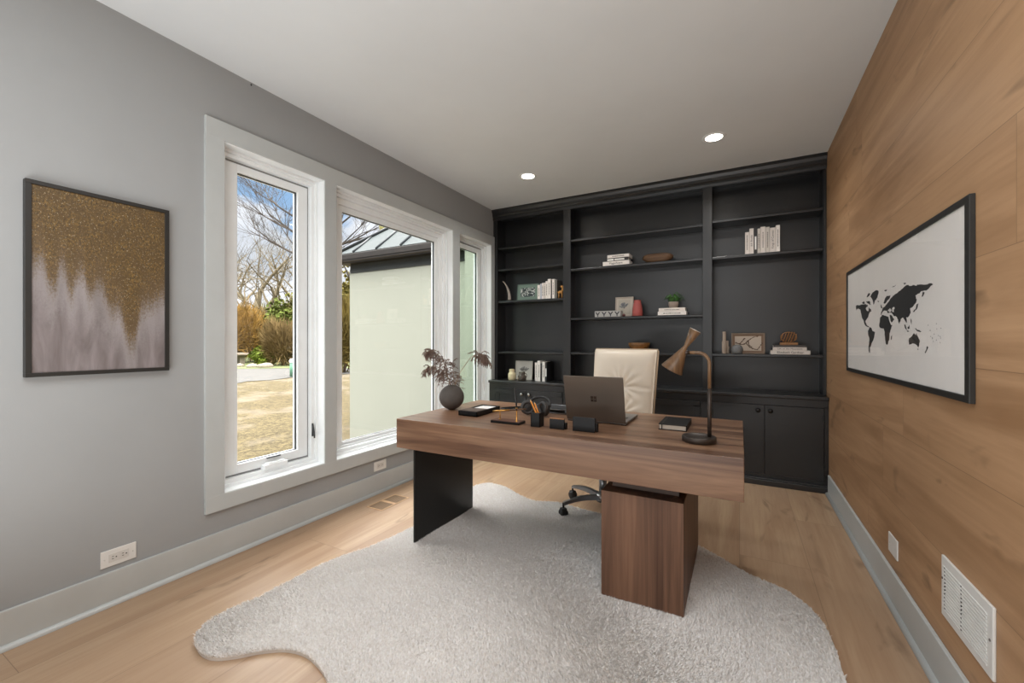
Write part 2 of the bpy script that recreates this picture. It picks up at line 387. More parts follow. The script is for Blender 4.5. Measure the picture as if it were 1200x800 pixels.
# vegetation
def bark(name, c1): return mat(name, c1, .9, var=.3, vscale=3)
def tree(name, base_, h, seed, m, label, spread=.6, levels=5, r0=.16, group=None, lean=(0, 0), bias=None, nchild=3, limbs=None):
    r = random.Random(seed); mb = MB()
    def grow(p, d, ln, rad, lv):
        pts = [p]; q = Vector(p); dd = Vector(d); k = 4 if lv < 3 else 3
        for i in range(k):
            dd = (dd+Vector((r.uniform(-1, 1), r.uniform(-1, 1), r.uniform(-.6, .9)))*.17).normalized(); q = q+dd*ln/k; pts.append(q.copy())
        R = [rad*(1-.45*i/k) for i in range(k+1)]
        mb.tube(pts, R, 5 if lv < 2 else 3, False)
        if lv >= levels: return
        for c in range(nchild if lv else nchild+1):
            tpos = r.uniform(.45, 1) if c else 1.
            i = min(int(tpos*k), k); pp = pts[i]
            a = Vector((r.uniform(-1, 1), r.uniform(-1, 1), r.uniform(-.25, .8)))
            if bias: a += Vector(bias)*(.5 if lv == 0 else .15)
            nd = (dd*(1-spread)+a.normalized()*spread).normalized()
            grow(pp, nd, ln*r.uniform(.6, .82), R[i]*.66, lv+1)
    b = Vector(base_)
    th = thing(name, b, label, 'tree', group)
    if limbs:
        mb.tube([b, b+Vector((.1, .05, h*.45)), b+Vector((.0, .1, h*.8))], [r0, r0*.7, r0*.3], 8)
        for z_, d_, l_, r_ in limbs: grow(b+Vector((.08, .05, z_)), Vector(d_).normalized(), l_, r_, 2)
    else: grow(b, Vector((lean[0], lean[1], 1)).normalized(), h*.30, r0, 0)
    mb.build('trunk_and_branches', m, th)
    return th
def leaf_cloud(mb, c, rad, n, size, r, flat_=.0, stalk=False):
    for _ in range(n):
        d = Vector((r.gauss(0, 1), r.gauss(0, 1), r.gauss(0, 1))).normalized()*(r.random()**.45)
        k = 1+.25*math.sin(5*d.x+3*d.y)*math.cos(4*d.z+2*d.x)
        p_ = Vector((c[0]+d.x*rad[0]*k, c[1]+d.y*rad[1]*k, c[2]+d.z*rad[2]*k))
        a = Vector((r.uniform(-1, 1), r.uniform(-1, 1), r.uniform(-1, 1))).normalized(); b = a.orthogonal().normalized()
        s_ = size*r.uniform(.5, 1.3)
        if stalk: a = (d+Vector((0, 0, .8))+a*.6).normalized(); b = a.orthogonal().normalized(); mb.add([p_-b*s_*.09, p_+b*s_*.09, p_+a*s_*2.2], [(0, 1, 2)])
        else: mb.add([p_-b*s_*.4, p_+a*s_*.6, p_+b*s_*.4, p_-a*s_*.6], [(0, 1, 2, 3)])
def bush(name, u, v, wpx, hpx, col, seed, label, n=1500, size=.22, group=None, stalk=False, var=.5):
    r = random.Random(seed); b = gpt(u, v); dist = (b-Vector((0, 0, 1.2067))).length; fwd = dist*.95
    k = fwd/493.; rx, rz = wpx*k/2, hpx*k/2
    th = thing(name, (b.x, b.y, G), label, 'shrub', group)
    mb = MB()
    nb = 5
    for i in range(nb):
        a = r.uniform(0, 2*PI)
        leaf_cloud(mb, (b.x+rx*.42*math.cos(a), b.y+rx*.42*math.sin(a), G+rz*(1.0+r.uniform(-.12, .18))), (rx*.66, rx*.66, rz*.85), n//nb, size, r, stalk=stalk)
    mb.build('foliage', mat(name+'_leaf', tuple(c*.5 for c in lin(col)[:3])+(1,), .9, var=var, vscale=1.6, spec=.15), th)
    st = MB()
    for i in range(7):
        a = r.uniform(0, 2*PI); st.tube([(b.x+.1*math.cos(a), b.y+.1*math.sin(a), G-.05), (b.x+rx*.25*math.cos(a), b.y+rx*.25*math.sin(a), G+rz*.7), (b.x+rx*.5*math.cos(a), b.y+rx*.5*math.sin(a), G+rz*1.4)], [.05, .035, .015], 4)
    st.build('stems', bark(name+'_bark', '#6a5845'), th)
    return th
M_bark1 = bark('pale_bark', '#655b46'); M_bark2 = bark('grey_bark', '#3f3831')
bp_ = gpt(300, 421.5); tree('bare_tree', bp_, 23, 3, M_bark1, 'tall bare tree with a forked pale trunk, behind the orange shrub in the left window', .55, 5, .5, nchild=3)
bp_ = gpt(272, 420.5); tree('bare_tree', bp_, 21, 11, M_bark1, 'bare tree at the left edge of the left window view', .55, 5, .42)
bp_ = gpt(336, 420.5); tree('bare_tree', bp_, 21, 23, M_bark1, 'bare tree right of centre in the left window view, behind green shrubs', .55, 5, .42)
nb_ = Vector((-12.5, 9.15, G)); tree('bare_tree', nb_, 11, 40, M_bark2, 'near bare tree behind the window mullion whose long branches cross the blue sky', .38, 6, .17, nchild=4, limbs=[(4.5, (-.88, -.476, .42), 1.9, .05), (4.9, (-.88, -.476, .75), 2.0, .05), (5.4, (-.8, -.4, 1.1), 1.8, .045), (4.7, (.88, .476, .5), 1.9, .05), (5.2, (.85, .5, .75), 1.9, .045), (5.9, (.7, .4, 1.2), 1.6, .04), (6.6, (-.5, -.3, 1.3), 1.8, .04)])
nb_ = gpt(440, 424.5); tree('bare_tree', nb_, 18, 31, M_bark2, 'bare tree rising behind the metal roof in the middle window', .6, 5, .25)
# hedge of shrubs along the far side of the drive
BL = [('ochre_shrub', 282, 425, 40, 62, '#a98342', 'orange-brown twiggy shrub on the left of the left window view', True),
      ('green_shrub', 322, 424, 46, 66, '#6d7a36', 'large mid-green shrub at the right of the left window view', False),
      ('low_green_shrub', 308, 427.5, 34, 19, '#76862f', 'low bright green shrub at the edge of the lawn beside the drive', False),
      ('twiggy_brown_shrub', 332, 428, 34, 44, '#937c52', 'grey-brown twiggy shrub in front of the large green one', True),
      ('brown_shrub', 268, 422, 30, 50, '#8c7444', 'brown shrub at the far left behind the bench', True),
      ('pale_twig_shrub', 300, 423, 34, 52, '#9b8a5e', 'pale bare shrub between the orange and green shrubs', True),
      ('olive_shrub', 350, 423, 40, 78, '#7e7d40', 'olive shrub beside the window mullion', False),
      ('woodland_shrub', 402, 436, 40, 82, '#85743c', 'tall yellowish shrub beside the corner of the garage', True),
      ('woodland_shrub', 402, 424, 44, 110, '#8d8247', 'tree-height olive thicket behind the garage corner', False),
      ('far_thicket', 255, 417, 70, 52, '#7d714d', 'dim thicket far behind the left shrubs', True),
      ('far_thicket', 315, 417, 80, 56, '#7f7c4c', 'dim thicket far behind the green shrubs', True),
      ('far_thicket', 375, 417, 80, 52, '#80764e', 'dim thicket far behind the mullion', True)]
for i, (nm, u, v, wp, hp, col, lab, st) in enumerate(BL):
    far = nm == 'far_thicket'
    bush(nm, u, v, wp, hp, col, 50+i, lab, n=5200 if st else 3400, size=(.34 if st else .26)*(1.6 if far else 1), stalk=st)
r_ = random.Random(5); cp = Vector((-9.2, 10.6, G)); th = thing('conifer', cp, 'yellow-green conifer top showing above the roof ridge', 'tree')
mb = MB(); leaf_cloud(mb, (cp.x, cp.y, 4.2), (1.0, 1.0, 2.3), 1800, .22, r_); mb.build('foliage', mat('conifer_leaf', '#5b572e', .9, var=.5, vscale=2), th)
MB().tube([(cp.x, cp.y, G), (cp.x, cp.y, 4)], [.16, .08], 8).build('trunk', M_bark2, th)
M_stone = mat('stone', '#7d7464', .9, var=.2)
bb = gpt(268, 427); bn = thing('garden_bench', bb, 'pale low garden bench at the left edge of the lawn', 'bench')
MB().box(bb.x-.6, bb.x+.6, bb.y-1.2, bb.y+1.2, G+.75, G+.92, .02).build('seat', mat('weathered_wood', '#8d7f70', .8, var=.2), bn)
for q in (-.9, .9): MB().box(bb.x-.25, bb.x+.25, bb.y+q-.2, bb.y+q+.2, G, G+.75, .03).build('leg', M_stone, bn)
for i, (u, v, s_) in enumerate(((312, 430.3, .36), (281, 429.4, .25), (296, 430.2, .28))):
    q = gpt(u, v); b = bmesh.new(); bmesh.ops.create_icosphere(b, subdivisions=2, radius=1)
    for vv in b.verts: vv.co *= 1+.18*math.sin(3.1*vv.co.x+i)*math.cos(4*vv.co.y); vv.co = Vector((vv.co.x*s_*1.3, vv.co.y*s_*1.5, vv.co.z*s_*.7))
    tag(MB().bm(b, True, T(q.x, q.y, G+s_*.3)).build('boulder', M_stone), ['pale boulder below the low green shrub', 'boulder nearest the bench', 'boulder in the middle of the three on the verge'][i], 'rock')
q = gpt(343.5, 441); th = thing('garden_post', q, 'small green post with a white cap at the drive edge by the mullion', 'post')
MB().tube([(q.x, q.y, G), (q.x, q.y, G+.75)], .16, 10).build('post', mat('green_post_paint', '#4f7a62', .6), th)
MB().lathe([(0, .95), (.13, .93), (.18, .85), (.18, .75)], 12, T(q.x, q.y, G)).build('cap', M_plate, th)

# ------------------------------------------------------------------ built-in shelving
FY = 4.24                                      # face of the upper unit
bk = thing('bookcase', (-.96, 4.36, .765), 'charcoal built-in bookcase with three bays and crown moulding across the back wall', 'bookcase')
MB().box(XL, XR, YB-.025, YB, .765, H).build('back_panel', M_black, bk)
ST = [(XL+.001, -2.49), (-1.669, -1.585), (-.300, -.220), (.609, XR-.001)]
for a, b in ST:
    s = MB(); s.box(a, b, FY, FY+.022, .765, 2.64, .002); s.box((a+b)/2-.012 if b-a > .06 else (a if a < -2 else b-.02), (a+b)/2+.012 if b-a > .06 else (a+.045 if a < -2 else b), FY+.02, YB-.02, .765, 2.64)
    s.build('upright', M_black, bk)
MB().box(XL+.001, XR-.001, FY, FY+.022, 2.617, H-.001, .002).box(XL+.001, XR-.001, FY+.02, YB-.02, 2.66, 2.70).build('head_rail', M_black, bk)
cr = MB()
prof = [(0, 0), (0, -.12), (-.008, -.12), (-.012, -.10), (-.012, -.082), (-.02, -.074), (-.022, -.05), (-.034, -.026), (-.038, -.022), (-.038, 0)]
cr.prism([(q[0], q[1]) for q in prof], XR-XL-.002, Matrix(((0, 0, 1, XL+.001), (1, 0, 0, FY), (0, 1, 0, H-.001), (0, 0, 0, 1))))
cr.build('crown_moulding', M_black, bk)
SHELF = {0: [2.302, 2.050, 1.678, 1.090], 1: [2.296, 1.982, 1.459, 1.094], 2: [2.312, 1.979, 1.096]}
BAY = [(-2.485, -1.640), (-1.612, -.272), (-.248, .606)]
for k in range(3):
    for zt in SHELF[k]:
        MB().box(BAY[k][0], BAY[k][1], FY+.012, YB-.025, zt-.026, zt, .006, seg=3).build('shelf', M_black, bk)
# base cabinets
CF = 4.15
UN = [(XL+.001, -1.630, -2.462, -2.064, -1.640), (-1.630, -.256, -1.575, -.945, -.312), (-.256, XR-.001, -.215, .185, .596)]
labs = ['left charcoal base cabinet under the bookcase beside the window', 'middle charcoal base cabinet behind the cream chair', 'right charcoal base cabinet beside the oak wall']
for k, (a, b, d0, d1, d2) in enumerate(UN):
    cb = thing('base_cabinet', ((a+b)/2, 4.3, 0), labs[k], 'cabinet', 'base cabinets of the built-in')
    fr = MB(); fr.box(a+.0005, b-.0005, CF+.02, YB-.03, .0, .735)
    fr.box(a, b, CF, CF+.02, .672, .735, .001); fr.box(a, b, CF, CF+.02, .0, .085, .001)
    fr.box(a, d0-.002, CF, CF+.02, .08, .68, .001); fr.box(d2+.002, b, CF, CF+.02, .08, .68, .001)
    fr.build('carcass', M_black, cb)
    MB().box(a, b, CF-.045, CF, 0, .046, .004).box(a, b, CF-.032, CF, .046, .058, .004).build('plinth', M_black, cb)
    for side, (u0, u1) in enumerate(((d0, d1), (d1, d2))):
        dm = MB().box(u0+.003, u1-.003, CF-.004, CF+.016, .088, .668, .002)
        if k < 2:
            for q in ((u0+.003, u1-.003, .088, .14), (u0+.003, u1-.003, .616, .668), (u0+.003, u0+.058, .13, .63), (u1-.058, u1-.003, .13, .63)): dm.box(q[0], q[1], CF-.010, CF-.002, q[2], q[3], .0015)
        dr = dm.build('door', M_black, cb)
        ky = u1-.048 if side == 0 else u0+.042
        MB().lathe([(0.007, 0), (.007, .012), (.017, .018), (.019, .026), (.015, .033), (0, .036)], 20, T(ky, CF-.006, .624) @ Rx(PI/2)).build('knob', mat('steel_knob', '#8d8b88', .2, metal=.9) if k == 0 else mat('dark_knob', '#2a2826', .25, metal=.6), dr)
        hx = u0+.002 if side == 0 else u1-.002
        for hz_ in (.16, .58): MB().box(hx-.006, hx+.006, CF-.012, CF, hz_-.03, hz_+.03, .003).build('hinge', M_plastic, dr)
tag(MB().box(XL+.001, XR-.001, 4.122, YB-.02, .735, .765, .006).build('cabinet_top', M_black), 'charcoal counter ledge running over the base cabinets', 'worktop')

# ------------------------------------------------------------------ desk
dk = thing('desk', (-.89, 2.32, 0), 'walnut executive desk with a thick top, one black panel leg and one pedestal', 'desk')
MB().box(-1.794, .016, 1.872, 2.772, .578, .75, .0025).build('desk_top', M_walnut_x, dk)
MB().box(-1.692, -1.680, 1.905, 2.515, .012, .585, .001).build('panel_leg', M_blackmetal, dk)
MB().box(-.572, -.211, 1.937, 2.66, .02, .510, .002).build('pedestal', M_walnut_z, dk)
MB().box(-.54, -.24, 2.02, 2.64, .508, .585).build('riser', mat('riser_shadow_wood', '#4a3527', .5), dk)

# ------------------------------------------------------------------ rug
OUT = [(-1.934, .885), (-1.856, .858), (-1.79, .852), (-1.733, .868), (-1.676, .913), (-1.626, .965), (-1.548, 1.018), (-1.457, 1.037), (-1.365, 1.024), (-1.296, 1.002), (-1.242, .975),
       (-1.15, .90), (-1.0, .80), (-.78, .73), (-.5, .76), (-.25, .90), (-.02, 1.13), (.14, 1.32), (.26, 1.50), (.318, 1.68), (.329, 1.839), (.328, 1.93), (.328, 2.03), (.318, 2.157), (.288, 2.267), (.223, 2.364), (.150, 2.424), (.04, 2.475), (-.068, 2.567), (-.14, 2.615), (-.25, 2.68), (-.5, 2.80),
       (-.84, 2.848), (-.96, 2.865), (-1.139, 2.892), (-1.234, 2.88), (-1.353, 2.84), (-1.49, 2.882), (-1.638, 2.97), (-1.77, 3.02), (-1.88, 3.0), (-1.925, 2.87), (-1.87, 2.70), (-1.82, 2.5), (-1.805, 2.34), (-1.837, 2.065), (-1.876, 1.786), (-1.945, 1.603), (-1.972, 1.466), (-1.966, 1.34), (-1.968, 1.17), (-1.993, 1.05), (-1.99, .96)]
oc = [(q.x, q.y) for q in catmull([(a, b, 0) for a, b in OUT], 5, True)]
M_rug = mat('rug_pile', '#fcf6ef', .9, var=.2, vscale=110., spec=.1)
t = NT.__new__(NT); t.t = M_rug.node_tree
p = next(n for n in t.t.nodes if n.type == 'BSDF_PRINCIPLED'); o = next(n for n in t.t.nodes if n.type == 'OUTPUT_MATERIAL')
tl = t.n('ShaderNodeBsdfTranslucent'); t.l(p.inputs['Base Color'].links[0].from_socket, tl.inputs[0])
mx = t.n('ShaderNodeMixShader'); mx.inputs[0].default_value = .22; t.l(p.outputs[0], mx.inputs[1]); t.l(tl.outputs[0], mx.inputs[2]); t.l(mx.outputs[0], o.inputs[0])
rug = thing('hide_shaped_rug', (-.8, 1.9, 0), 'off-white shaggy rug cut like a hide, lying under the walnut desk', 'rug')
MB().prism(oc, .012, T(0, 0, .0005)).build('backing', mat('rug_backing', '#d3ccc5', .95, var=.1), rug)
nr = np.random.default_rng(3); P = np.array(oc); N = 620000
lo, hi = P.min(0), P.max(0); Q = lo+nr.random((N, 2))*(hi-lo)
ins = np.zeros(N, bool); j = len(P)-1
for i in range(len(P)):
    xi, yi = P[i]; xj, yj = P[j]
    cnd = ((yi > Q[:, 1]) != (yj > Q[:, 1])) & (Q[:, 0] < (xj-xi)*(Q[:, 1]-yi)/(yj-yi+1e-12)+xi); ins ^= cnd; j = i
Q = Q[ins]; N = len(Q)
fld = lambda a, b, k, ph: np.sin(k*Q[:, 0]*a+k*Q[:, 1]*b+ph)
lump = .5+.25*fld(1, .6, 7, 0)+.25*fld(-.5, 1, 9, 1)+.15*fld(1.3, -.9, 17, 2)
ang = 2.2*np.sin(2.1*Q[:, 0]+.7)+1.9*np.cos(2.6*Q[:, 1])+nr.normal(0, .9, N)
hgt = (.011+.007*lump)*nr.uniform(.75, 1.25, N); ln_ = .005+.009*nr.random(N)
dx, dy = np.cos(ang)*ln_, np.sin(ang)*ln_; wdt = nr.uniform(.0014, .0028, N); th_ = nr.uniform(0, PI, N); wx, wy = np.cos(th_)*wdt, np.sin(th_)*wdt
z0 = np.full(N, .011)
V = np.stack([np.stack([Q[:, 0]-wx, Q[:, 1]-wy, z0], 1), np.stack([Q[:, 0]+wx, Q[:, 1]+wy, z0], 1),
              np.stack([Q[:, 0]+dx*.45+wx*.8, Q[:, 1]+dy*.45+wy*.8, z0+hgt*.62], 1), np.stack([Q[:, 0]+dx*.45-wx*.8, Q[:, 1]+dy*.45-wy*.8, z0+hgt*.62], 1),
              np.stack([Q[:, 0]+dx, Q[:, 1]+dy, z0+hgt], 1)], 1).reshape(-1, 3)
V -= np.array(rug.location)
me = bpy.data.meshes.new('pile'); nv = N*5
me.vertices.add(nv); me.vertices.foreach_set('co', V.astype(np.float32).ravel())
base_i = (np.arange(N)*5)[:, None]
li = np.concatenate([base_i+np.array([[0, 1, 2, 3]]), base_i+np.array([[3, 2, 4]])], 1).ravel()
me.loops.add(N*7); me.loops.foreach_set('vertex_index', li.astype(np.int32))
ls = np.stack([np.arange(N)*7, np.arange(N)*7+4], 1).ravel()
me.polygons.add(N*2); me.polygons.foreach_set('loop_start', ls.astype(np.int32))
me.update(calc_edges=True); me.materials.append(M_rug)
pl = bpy.data.objects.new('pile', me); C.objects.link(pl); pl.parent = rug; pl['kind'] = 'stuff'

# ------------------------------------------------------------------ office chair (local frame faces -y, then turned)
CH = Vector((-.855, 2.935, 0)); CR = math.radians(-15)
ch = thing('office_chair', CH, 'cream leather swivel office chair tucked behind the walnut desk', 'chair')
ch.rotation_euler.z = CR
def cpart(mb, name, m, parent=None, sub=0):
    me = bpy.data.meshes.new(name); me.from_pydata(mb.v, [], mb.f); me.polygons.foreach_set('use_smooth', mb.sm); me.update(); me.materials.append(m)
    o = bpy.data.objects.new(name, me); C.objects.link(o); o.parent = parent or ch
    if sub: md = o.modifiers.new('sub', 'SUBSURF'); md.levels = md.render_levels = sub
    return o
def pillow(w0, w1, h, d, nx, nz, crease, button=None, back=False):
    """upholstered slab: local x across, z up, front towards -y"""
    vs = []; fs = []
    for side in (0, 1):
        for j in range(nz+1):
            for i in range(nx+1):
                a = -1+2*i/nx; b = j/nz
                hw = w0+(w1-w0)*b
                e = (1-abs(a)**10)*(1-abs(2*b-1)**16); pf = max(e, 0)**.5
                dep = d*(.40+.60*(1-abs(a)**3.2)*(1-abs(2*b-1)**6)**.7)
                for cz in crease:
                    dep -= .010*math.exp(-((b-cz)/.022)**2)*(1-.3*abs(a))
                if button:
                    for (bx_, bz_) in button:
                        dx_ = (a-bx_)*hw; dz_ = (b-bz_)*h; rr = math.hypot(dx_, dz_); an = math.atan2(dz_, dx_)
                        dep -= .024*math.exp(-(rr/.035)**2)+.0065*math.sin(an*13)*math.exp(-((rr-.085)/.06)**2)
                y_ = -dep*pf if side == 0 else d*.28*pf
                rr_ = .96+.04*pf
                vs.append((a*hw*(.985+.015*pf), y_, b*h))
    n1 = (nx+1)*(nz+1)
    for j in range(nz):
        for i in range(nx):
            q = j*(nx+1)+i; fs.append((q, q+1, q+nx+2, q+nx+1)); fs.append((n1+q, n1+q+nx+1, n1+q+nx+2, n1+q+1))
    per = [i for i in range(nx+1)]+[(j+1)*(nx+1)-1 for j in range(1, nz+1)]+[nz*(nx+1)+i for i in range(nx-1, -1, -1)]+[j*(nx+1) for j in range(nz-1, 0, -1)]
    for k in range(len(per)):
        a_, b_ = per[k], per[(k+1) % len(per)]; fs.append((b_, a_, n1+a_, n1+b_))
    return vs, fs
vs_, fs_ = pillow(.245, .262, .66, .075, 56, 84, (.57,), [(.13, .57), (.17, .27)])
BM = T(0, .235, .49) @ Rx(math.radians(-7))
bkr = cpart(MB().add(vs_, fs_, True, BM), 'backrest', M_cream)
pp = [(-.245, .012, 0), (-.262, .012, .65), (-.258, .012, .662), (.258, .012, .662), (.262, .012, .65), (.245, .012, 0)]
cpart(MB().tube(pp, .007, 8, True, BM), 'piping', mat('tan_piping', '#b59f85', .5), bkr)
vs_, fs_ = pillow(.255, .255, .50, .07, 30, 30, (), None)
cpart(MB().add(vs_, fs_, True, T(0, .22, .435) @ Rx(math.radians(90))), 'seat', M_cream)
cpart(MB().box(-.20, .20, -.20, .20, .405, .432, .01), 'seat_pan', M_plastic)
cpart(MB().tube([(0, .17, .42), (0, .27, .43), (0, .305, .50), (0, .30, .72)], [.022, .022, .02, .016], 10), 'back_bracket', M_chrome)
cpart(MB().tube([(0, 0, .11), (0, 0, .27)], .027, 16).tube([(0, 0, .26), (0, 0, .41)], .016, 16), 'gas_column', M_chrome)
bs = cpart(MB().lathe([(0, .125), (.045, .125), (.05, .11), (.045, .075), (0, .07)], 24), 'base_hub', M_chrome)
for k in range(5):
    a = math.radians(154+72*k)-CR; c_, s_ = math.cos(a), math.sin(a)
    arm = MB(); n_ = 7; vv = []
    for i in range(n_):
        q = i/(n_-1); rr = .03+.275*q; zz = .105+.018*math.sin(q*2.2)-.028*q*q; hw = .024-.009*q; ht = .016-.006*q
        for (u_, v_) in ((-hw, -ht), (hw, -ht), (hw*.7, ht), (-hw*.7, ht)): vv.append((rr*c_-u_*s_, rr*s_+u_*c_, zz+v_))
    ff = [(4*i+j, 4*i+(j+1) % 4, 4*i+4+(j+1) % 4, 4*i+4+j) for i in range(n_-1) for j in range(4)]+[(3, 2, 1, 0), tuple(4*(n_-1)+j for j in range(4))]
    arm.add(vv, ff); ao = cpart(arm, 'leg', M_chrome)
    cm = MB(); cxx, cyy = .305*c_, .305*s_
    for q in (-.014, .014):
        Mx = T(cxx-q*s_, cyy+q*c_, .030+.0) @ Rz(a) @ Rx(PI/2)
        cm.lathe([(0, -.010), (.022, -.010), (.028, -.006), (.028, .006), (.022, .010), (0, .010)], 20, Mx)
    cm.box(-.02, .02, -.02, .02, .035, .062, .006, T(cxx, cyy, 0) @ Rz(a)); cm.tube([(cxx, cyy, .05), (cxx, cyy, .095)], .007, 8)
    cpart(cm, 'caster', M_plastic, ao)

# ------------------------------------------------------------------ things on the desk
DZ = .7502
lp = thing('laptop', (-.71, 2.4, DZ), 'open taupe laptop standing on the desk with its lid towards the room', 'laptop')
MB().box(-.876, -.541, 2.296, 2.60, DZ+.004, DZ+.017, .004).build('keyboard_base', M_silver, lp)
MB().box(-.85, -.565, 2.34, 2.46, DZ+.0165, DZ+.0182, .0005).build('keys', M_plastic, lp)
LM = T(-.7085, 2.292, DZ+.012) @ Rx(math.radians(14))
ld = MB().box(-.1685, .1685, -.004, .003, .0, .262, .003, LM).build('lid', M_laptop, lp)
lg = MB()
for qx, qz in ((-1, -1), (1, -1), (-1, 1), (1, 1)): lg.box(qx*.0085-.0075, qx*.0085+.0075, -.0048, -.0038, .132+qz*.0085-.0075, .132+qz*.0085+.0075, 0, LM)
tag(lg.build('emblem', mat('emblem_chrome', '#6d645c', .22, metal=1.), ld), 'polished square emblem')
MB().box(-.155, .155, .003, .0036, .018, .250, 0, LM).build('screen', mat('screen_glass', '#0d0d0f', .1), ld)
for q in (-.876, -.567): MB().box(q, q+.026, 2.30, 2.33, DZ, DZ+.005).build('foot', M_plastic, lp)

la = thing('desk_lamp', (-.163, 2.095, DZ), 'brown desk lamp with a double cone shade, on the right end of the desk', 'lamp')
MB().lathe([(0, 0), (.070, 0), (.073, .003), (.073, .024), (.070, .027), (.062, .024), (.060, .0225), (0, .0225)], 48, T(-.163, 2.095, DZ)).build('lamp_base', M_darkbronze, la)
PX, PY = -.121, 2.118
MB().tube([(PX, PY, DZ+.02), (PX, PY, .992)], .0088, 16).build('lower_stem', M_darkbronze, la)
st = [(PX, PY, .990), (PX, PY, 1.10)]+[(PX-.05+.05*math.cos(q), PY, 1.105+.05*math.sin(q)) for q in [PI/2*i/8 for i in range(1, 9)]]+[(-.215, PY, 1.155)]
MB().tube(st, .0076, 14).build('upper_stem', M_bronzewood, la)
ax0 = Vector((-.284, PY, 1.072)); ax1 = Vector((-.180, PY, 1.258)); dr_ = (ax1-ax0); LN = dr_.length
SM = T(*ax0) @ dr_.to_track_quat('Z', 'Y').to_matrix().to_4x4()
wq = .60*LN
sh = MB().lathe([(.046, .004), (.051, 0), (.052, .001), (.0105, wq-.008), (.009, wq), (.0105, wq+.008), (.0265, LN), (.0245, LN), (.007, wq), (.046, .004)], 48, SM).build('shade', M_bronzewood, la)
MB().lathe([(0, LN-.004), (.0255, LN-.002), (.0262, LN+.0015), (.0235, LN+.0015), (0, LN-.003)], 32, SM).build('rim', mat('pale_rim', '#d9d2c8', .3, metal=.3), sh)
MB().lathe([(0, .03), (.014, .035), (.018, .055), (.012, .075), (0, .08)], 20, SM).build('bulb', mat('frosted_bulb', '#e8e2d6', .4), sh)
MB().tube([(-.235, PY, 1.152), (-.205, PY, 1.156)], .0105, 12).build('joint', M_darkbronze, la)

nb = thing('notebook', (-.3, 2.41, DZ), 'black closed notebook with pale page edges, left of the lamp', 'book')
MB().box(-.372, -.236, 2.29, 2.535, DZ+.026, DZ+.030, .0015).box(-.372, -.236, 2.29, 2.535, DZ, DZ+.004, .0015).box(-.239, -.235, 2.29, 2.535, DZ, DZ+.030, .0015).build('cover', M_leather_blk, nb)
MB().box(-.368, -.240, 2.294, 2.531, DZ+.003, DZ+.027).build('pages', mat('page_block', '#b9afa2', .8, bump=.3, bscale=400), nb)
MB().box(-.357, -.353, 2.2885, 2.5365, DZ-.0001+.001, DZ+.0308).build('elastic_strap', M_plastic, nb)

va = thing('sphere_vase', (-1.705, 2.298, DZ), 'round charcoal ceramic vase on the left corner of the desk', 'vase')
rv = .083
pr = [(0, 0), (.022, 0)]+[(rv*math.sin(q), rv-rv*math.cos(q)) for q in [.33+(PI-.33-.22)*i/20 for i in range(21)]]
pr[2] = (rv*math.sin(.33), .001+rv-rv*math.cos(.33)); pr += [(.016, rv*1.96), (.012, rv*1.9), (.012, rv*1.5), (0, rv*1.5)]
MB().lathe(pr, 48, T(-1.705, 2.298, DZ-.002+.002)).build('body', M_vase, va)
def plume(root, ctrl, n, ln_, r, droop, dens=1., split=.5):
    """arching stem with hanging seed strands"""
    path = catmull([root]+ctrl, 10)
    st = MB().tube(path, [.0028-.0018*i/len(path) for i in range(len(path))], 6)
    he = MB(); k = len(path)
    for _ in range(n):
        tt = split+(1-split)*r.random(); i = min(int(tt*(k-1)), k-2); p0 = path[i].lerp(path[i+1], r.random())
        d = (path[i+1]-path[i]).normalized()
        o = Vector((r.gauss(0, 1), r.gauss(0, 1), r.gauss(0, .7))).normalized()
        dd = (d*.6+o*.95+Vector((0, 0, -.1))).normalized(); L_ = ln_*r.uniform(.45, 1.1)*(1.15-.5*tt)
        pts = [p0]; q = p0.copy()
        for s_ in range(5):
            dd = (dd+Vector((0, 0, -droop))).normalized(); q = q+dd*L_/5; pts.append(q.copy())
        he.tube(pts, [.0008, .0020, .0029, .0028, .002, .0004], 4, False)
        for s_ in (2, 3, 4):
            for w_ in range(2):
                o2 = Vector((r.gauss(0, 1), r.gauss(0, 1), r.gauss(0, 1)-.5)).normalized(); he.tube([pts[s_], pts[s_]+o2*.008, pts[s_]+o2*.013+Vector((0, 0, -.006))], [.0008, .0018, .0004], 3, False)
    return st, he
rp = random.Random(9); R0 = Vector((-1.705, 2.298, .885))
for i, (ctrl, n, L_, dp, sp, lab) in enumerate((
        ([(-1.74, 2.30, .98), (-1.80, 2.31, 1.09), (-1.87, 2.305, 1.14), (-1.93, 2.30, 1.135)], 84, .125, .34, .28, 'dried pampas stem leaning furthest left in the round vase'),
        ([(-1.715, 2.28, .95), (-1.77, 2.27, 1.02), (-1.85, 2.265, 1.04), (-1.91, 2.26, 1.01)], 66, .115, .34, .28, 'lower dried pampas stem drooping left over the vase rim'),
        ([(-1.70, 2.31, .94), (-1.70, 2.31, 1.0), (-1.72, 2.32, 1.06)], 40, .10, .2, .1, 'short upright dried pampas stem in the middle of the vase'),
        ([(-1.655, 2.31, .98), (-1.60, 2.315, 1.06), (-1.545, 2.32, 1.115), (-1.48, 2.325, 1.12), (-1.44, 2.325, 1.085)], 84, .105, .36, .60, 'dried pampas stem arching right out of the round vase'))):
    s1, h1 = plume(R0+Vector((rp.uniform(-.006, .006), rp.uniform(-.006, .006), -.04)), ctrl, n, L_, rp, dp, split=sp)
    pt = thing('pampas_stem', R0, lab, 'dried plant', 'dried pampas in the round vase')
    s1.build('stalk', mat('stalk', '#8a7763', .8), pt); h1.build('plume', M_pampas, pt)

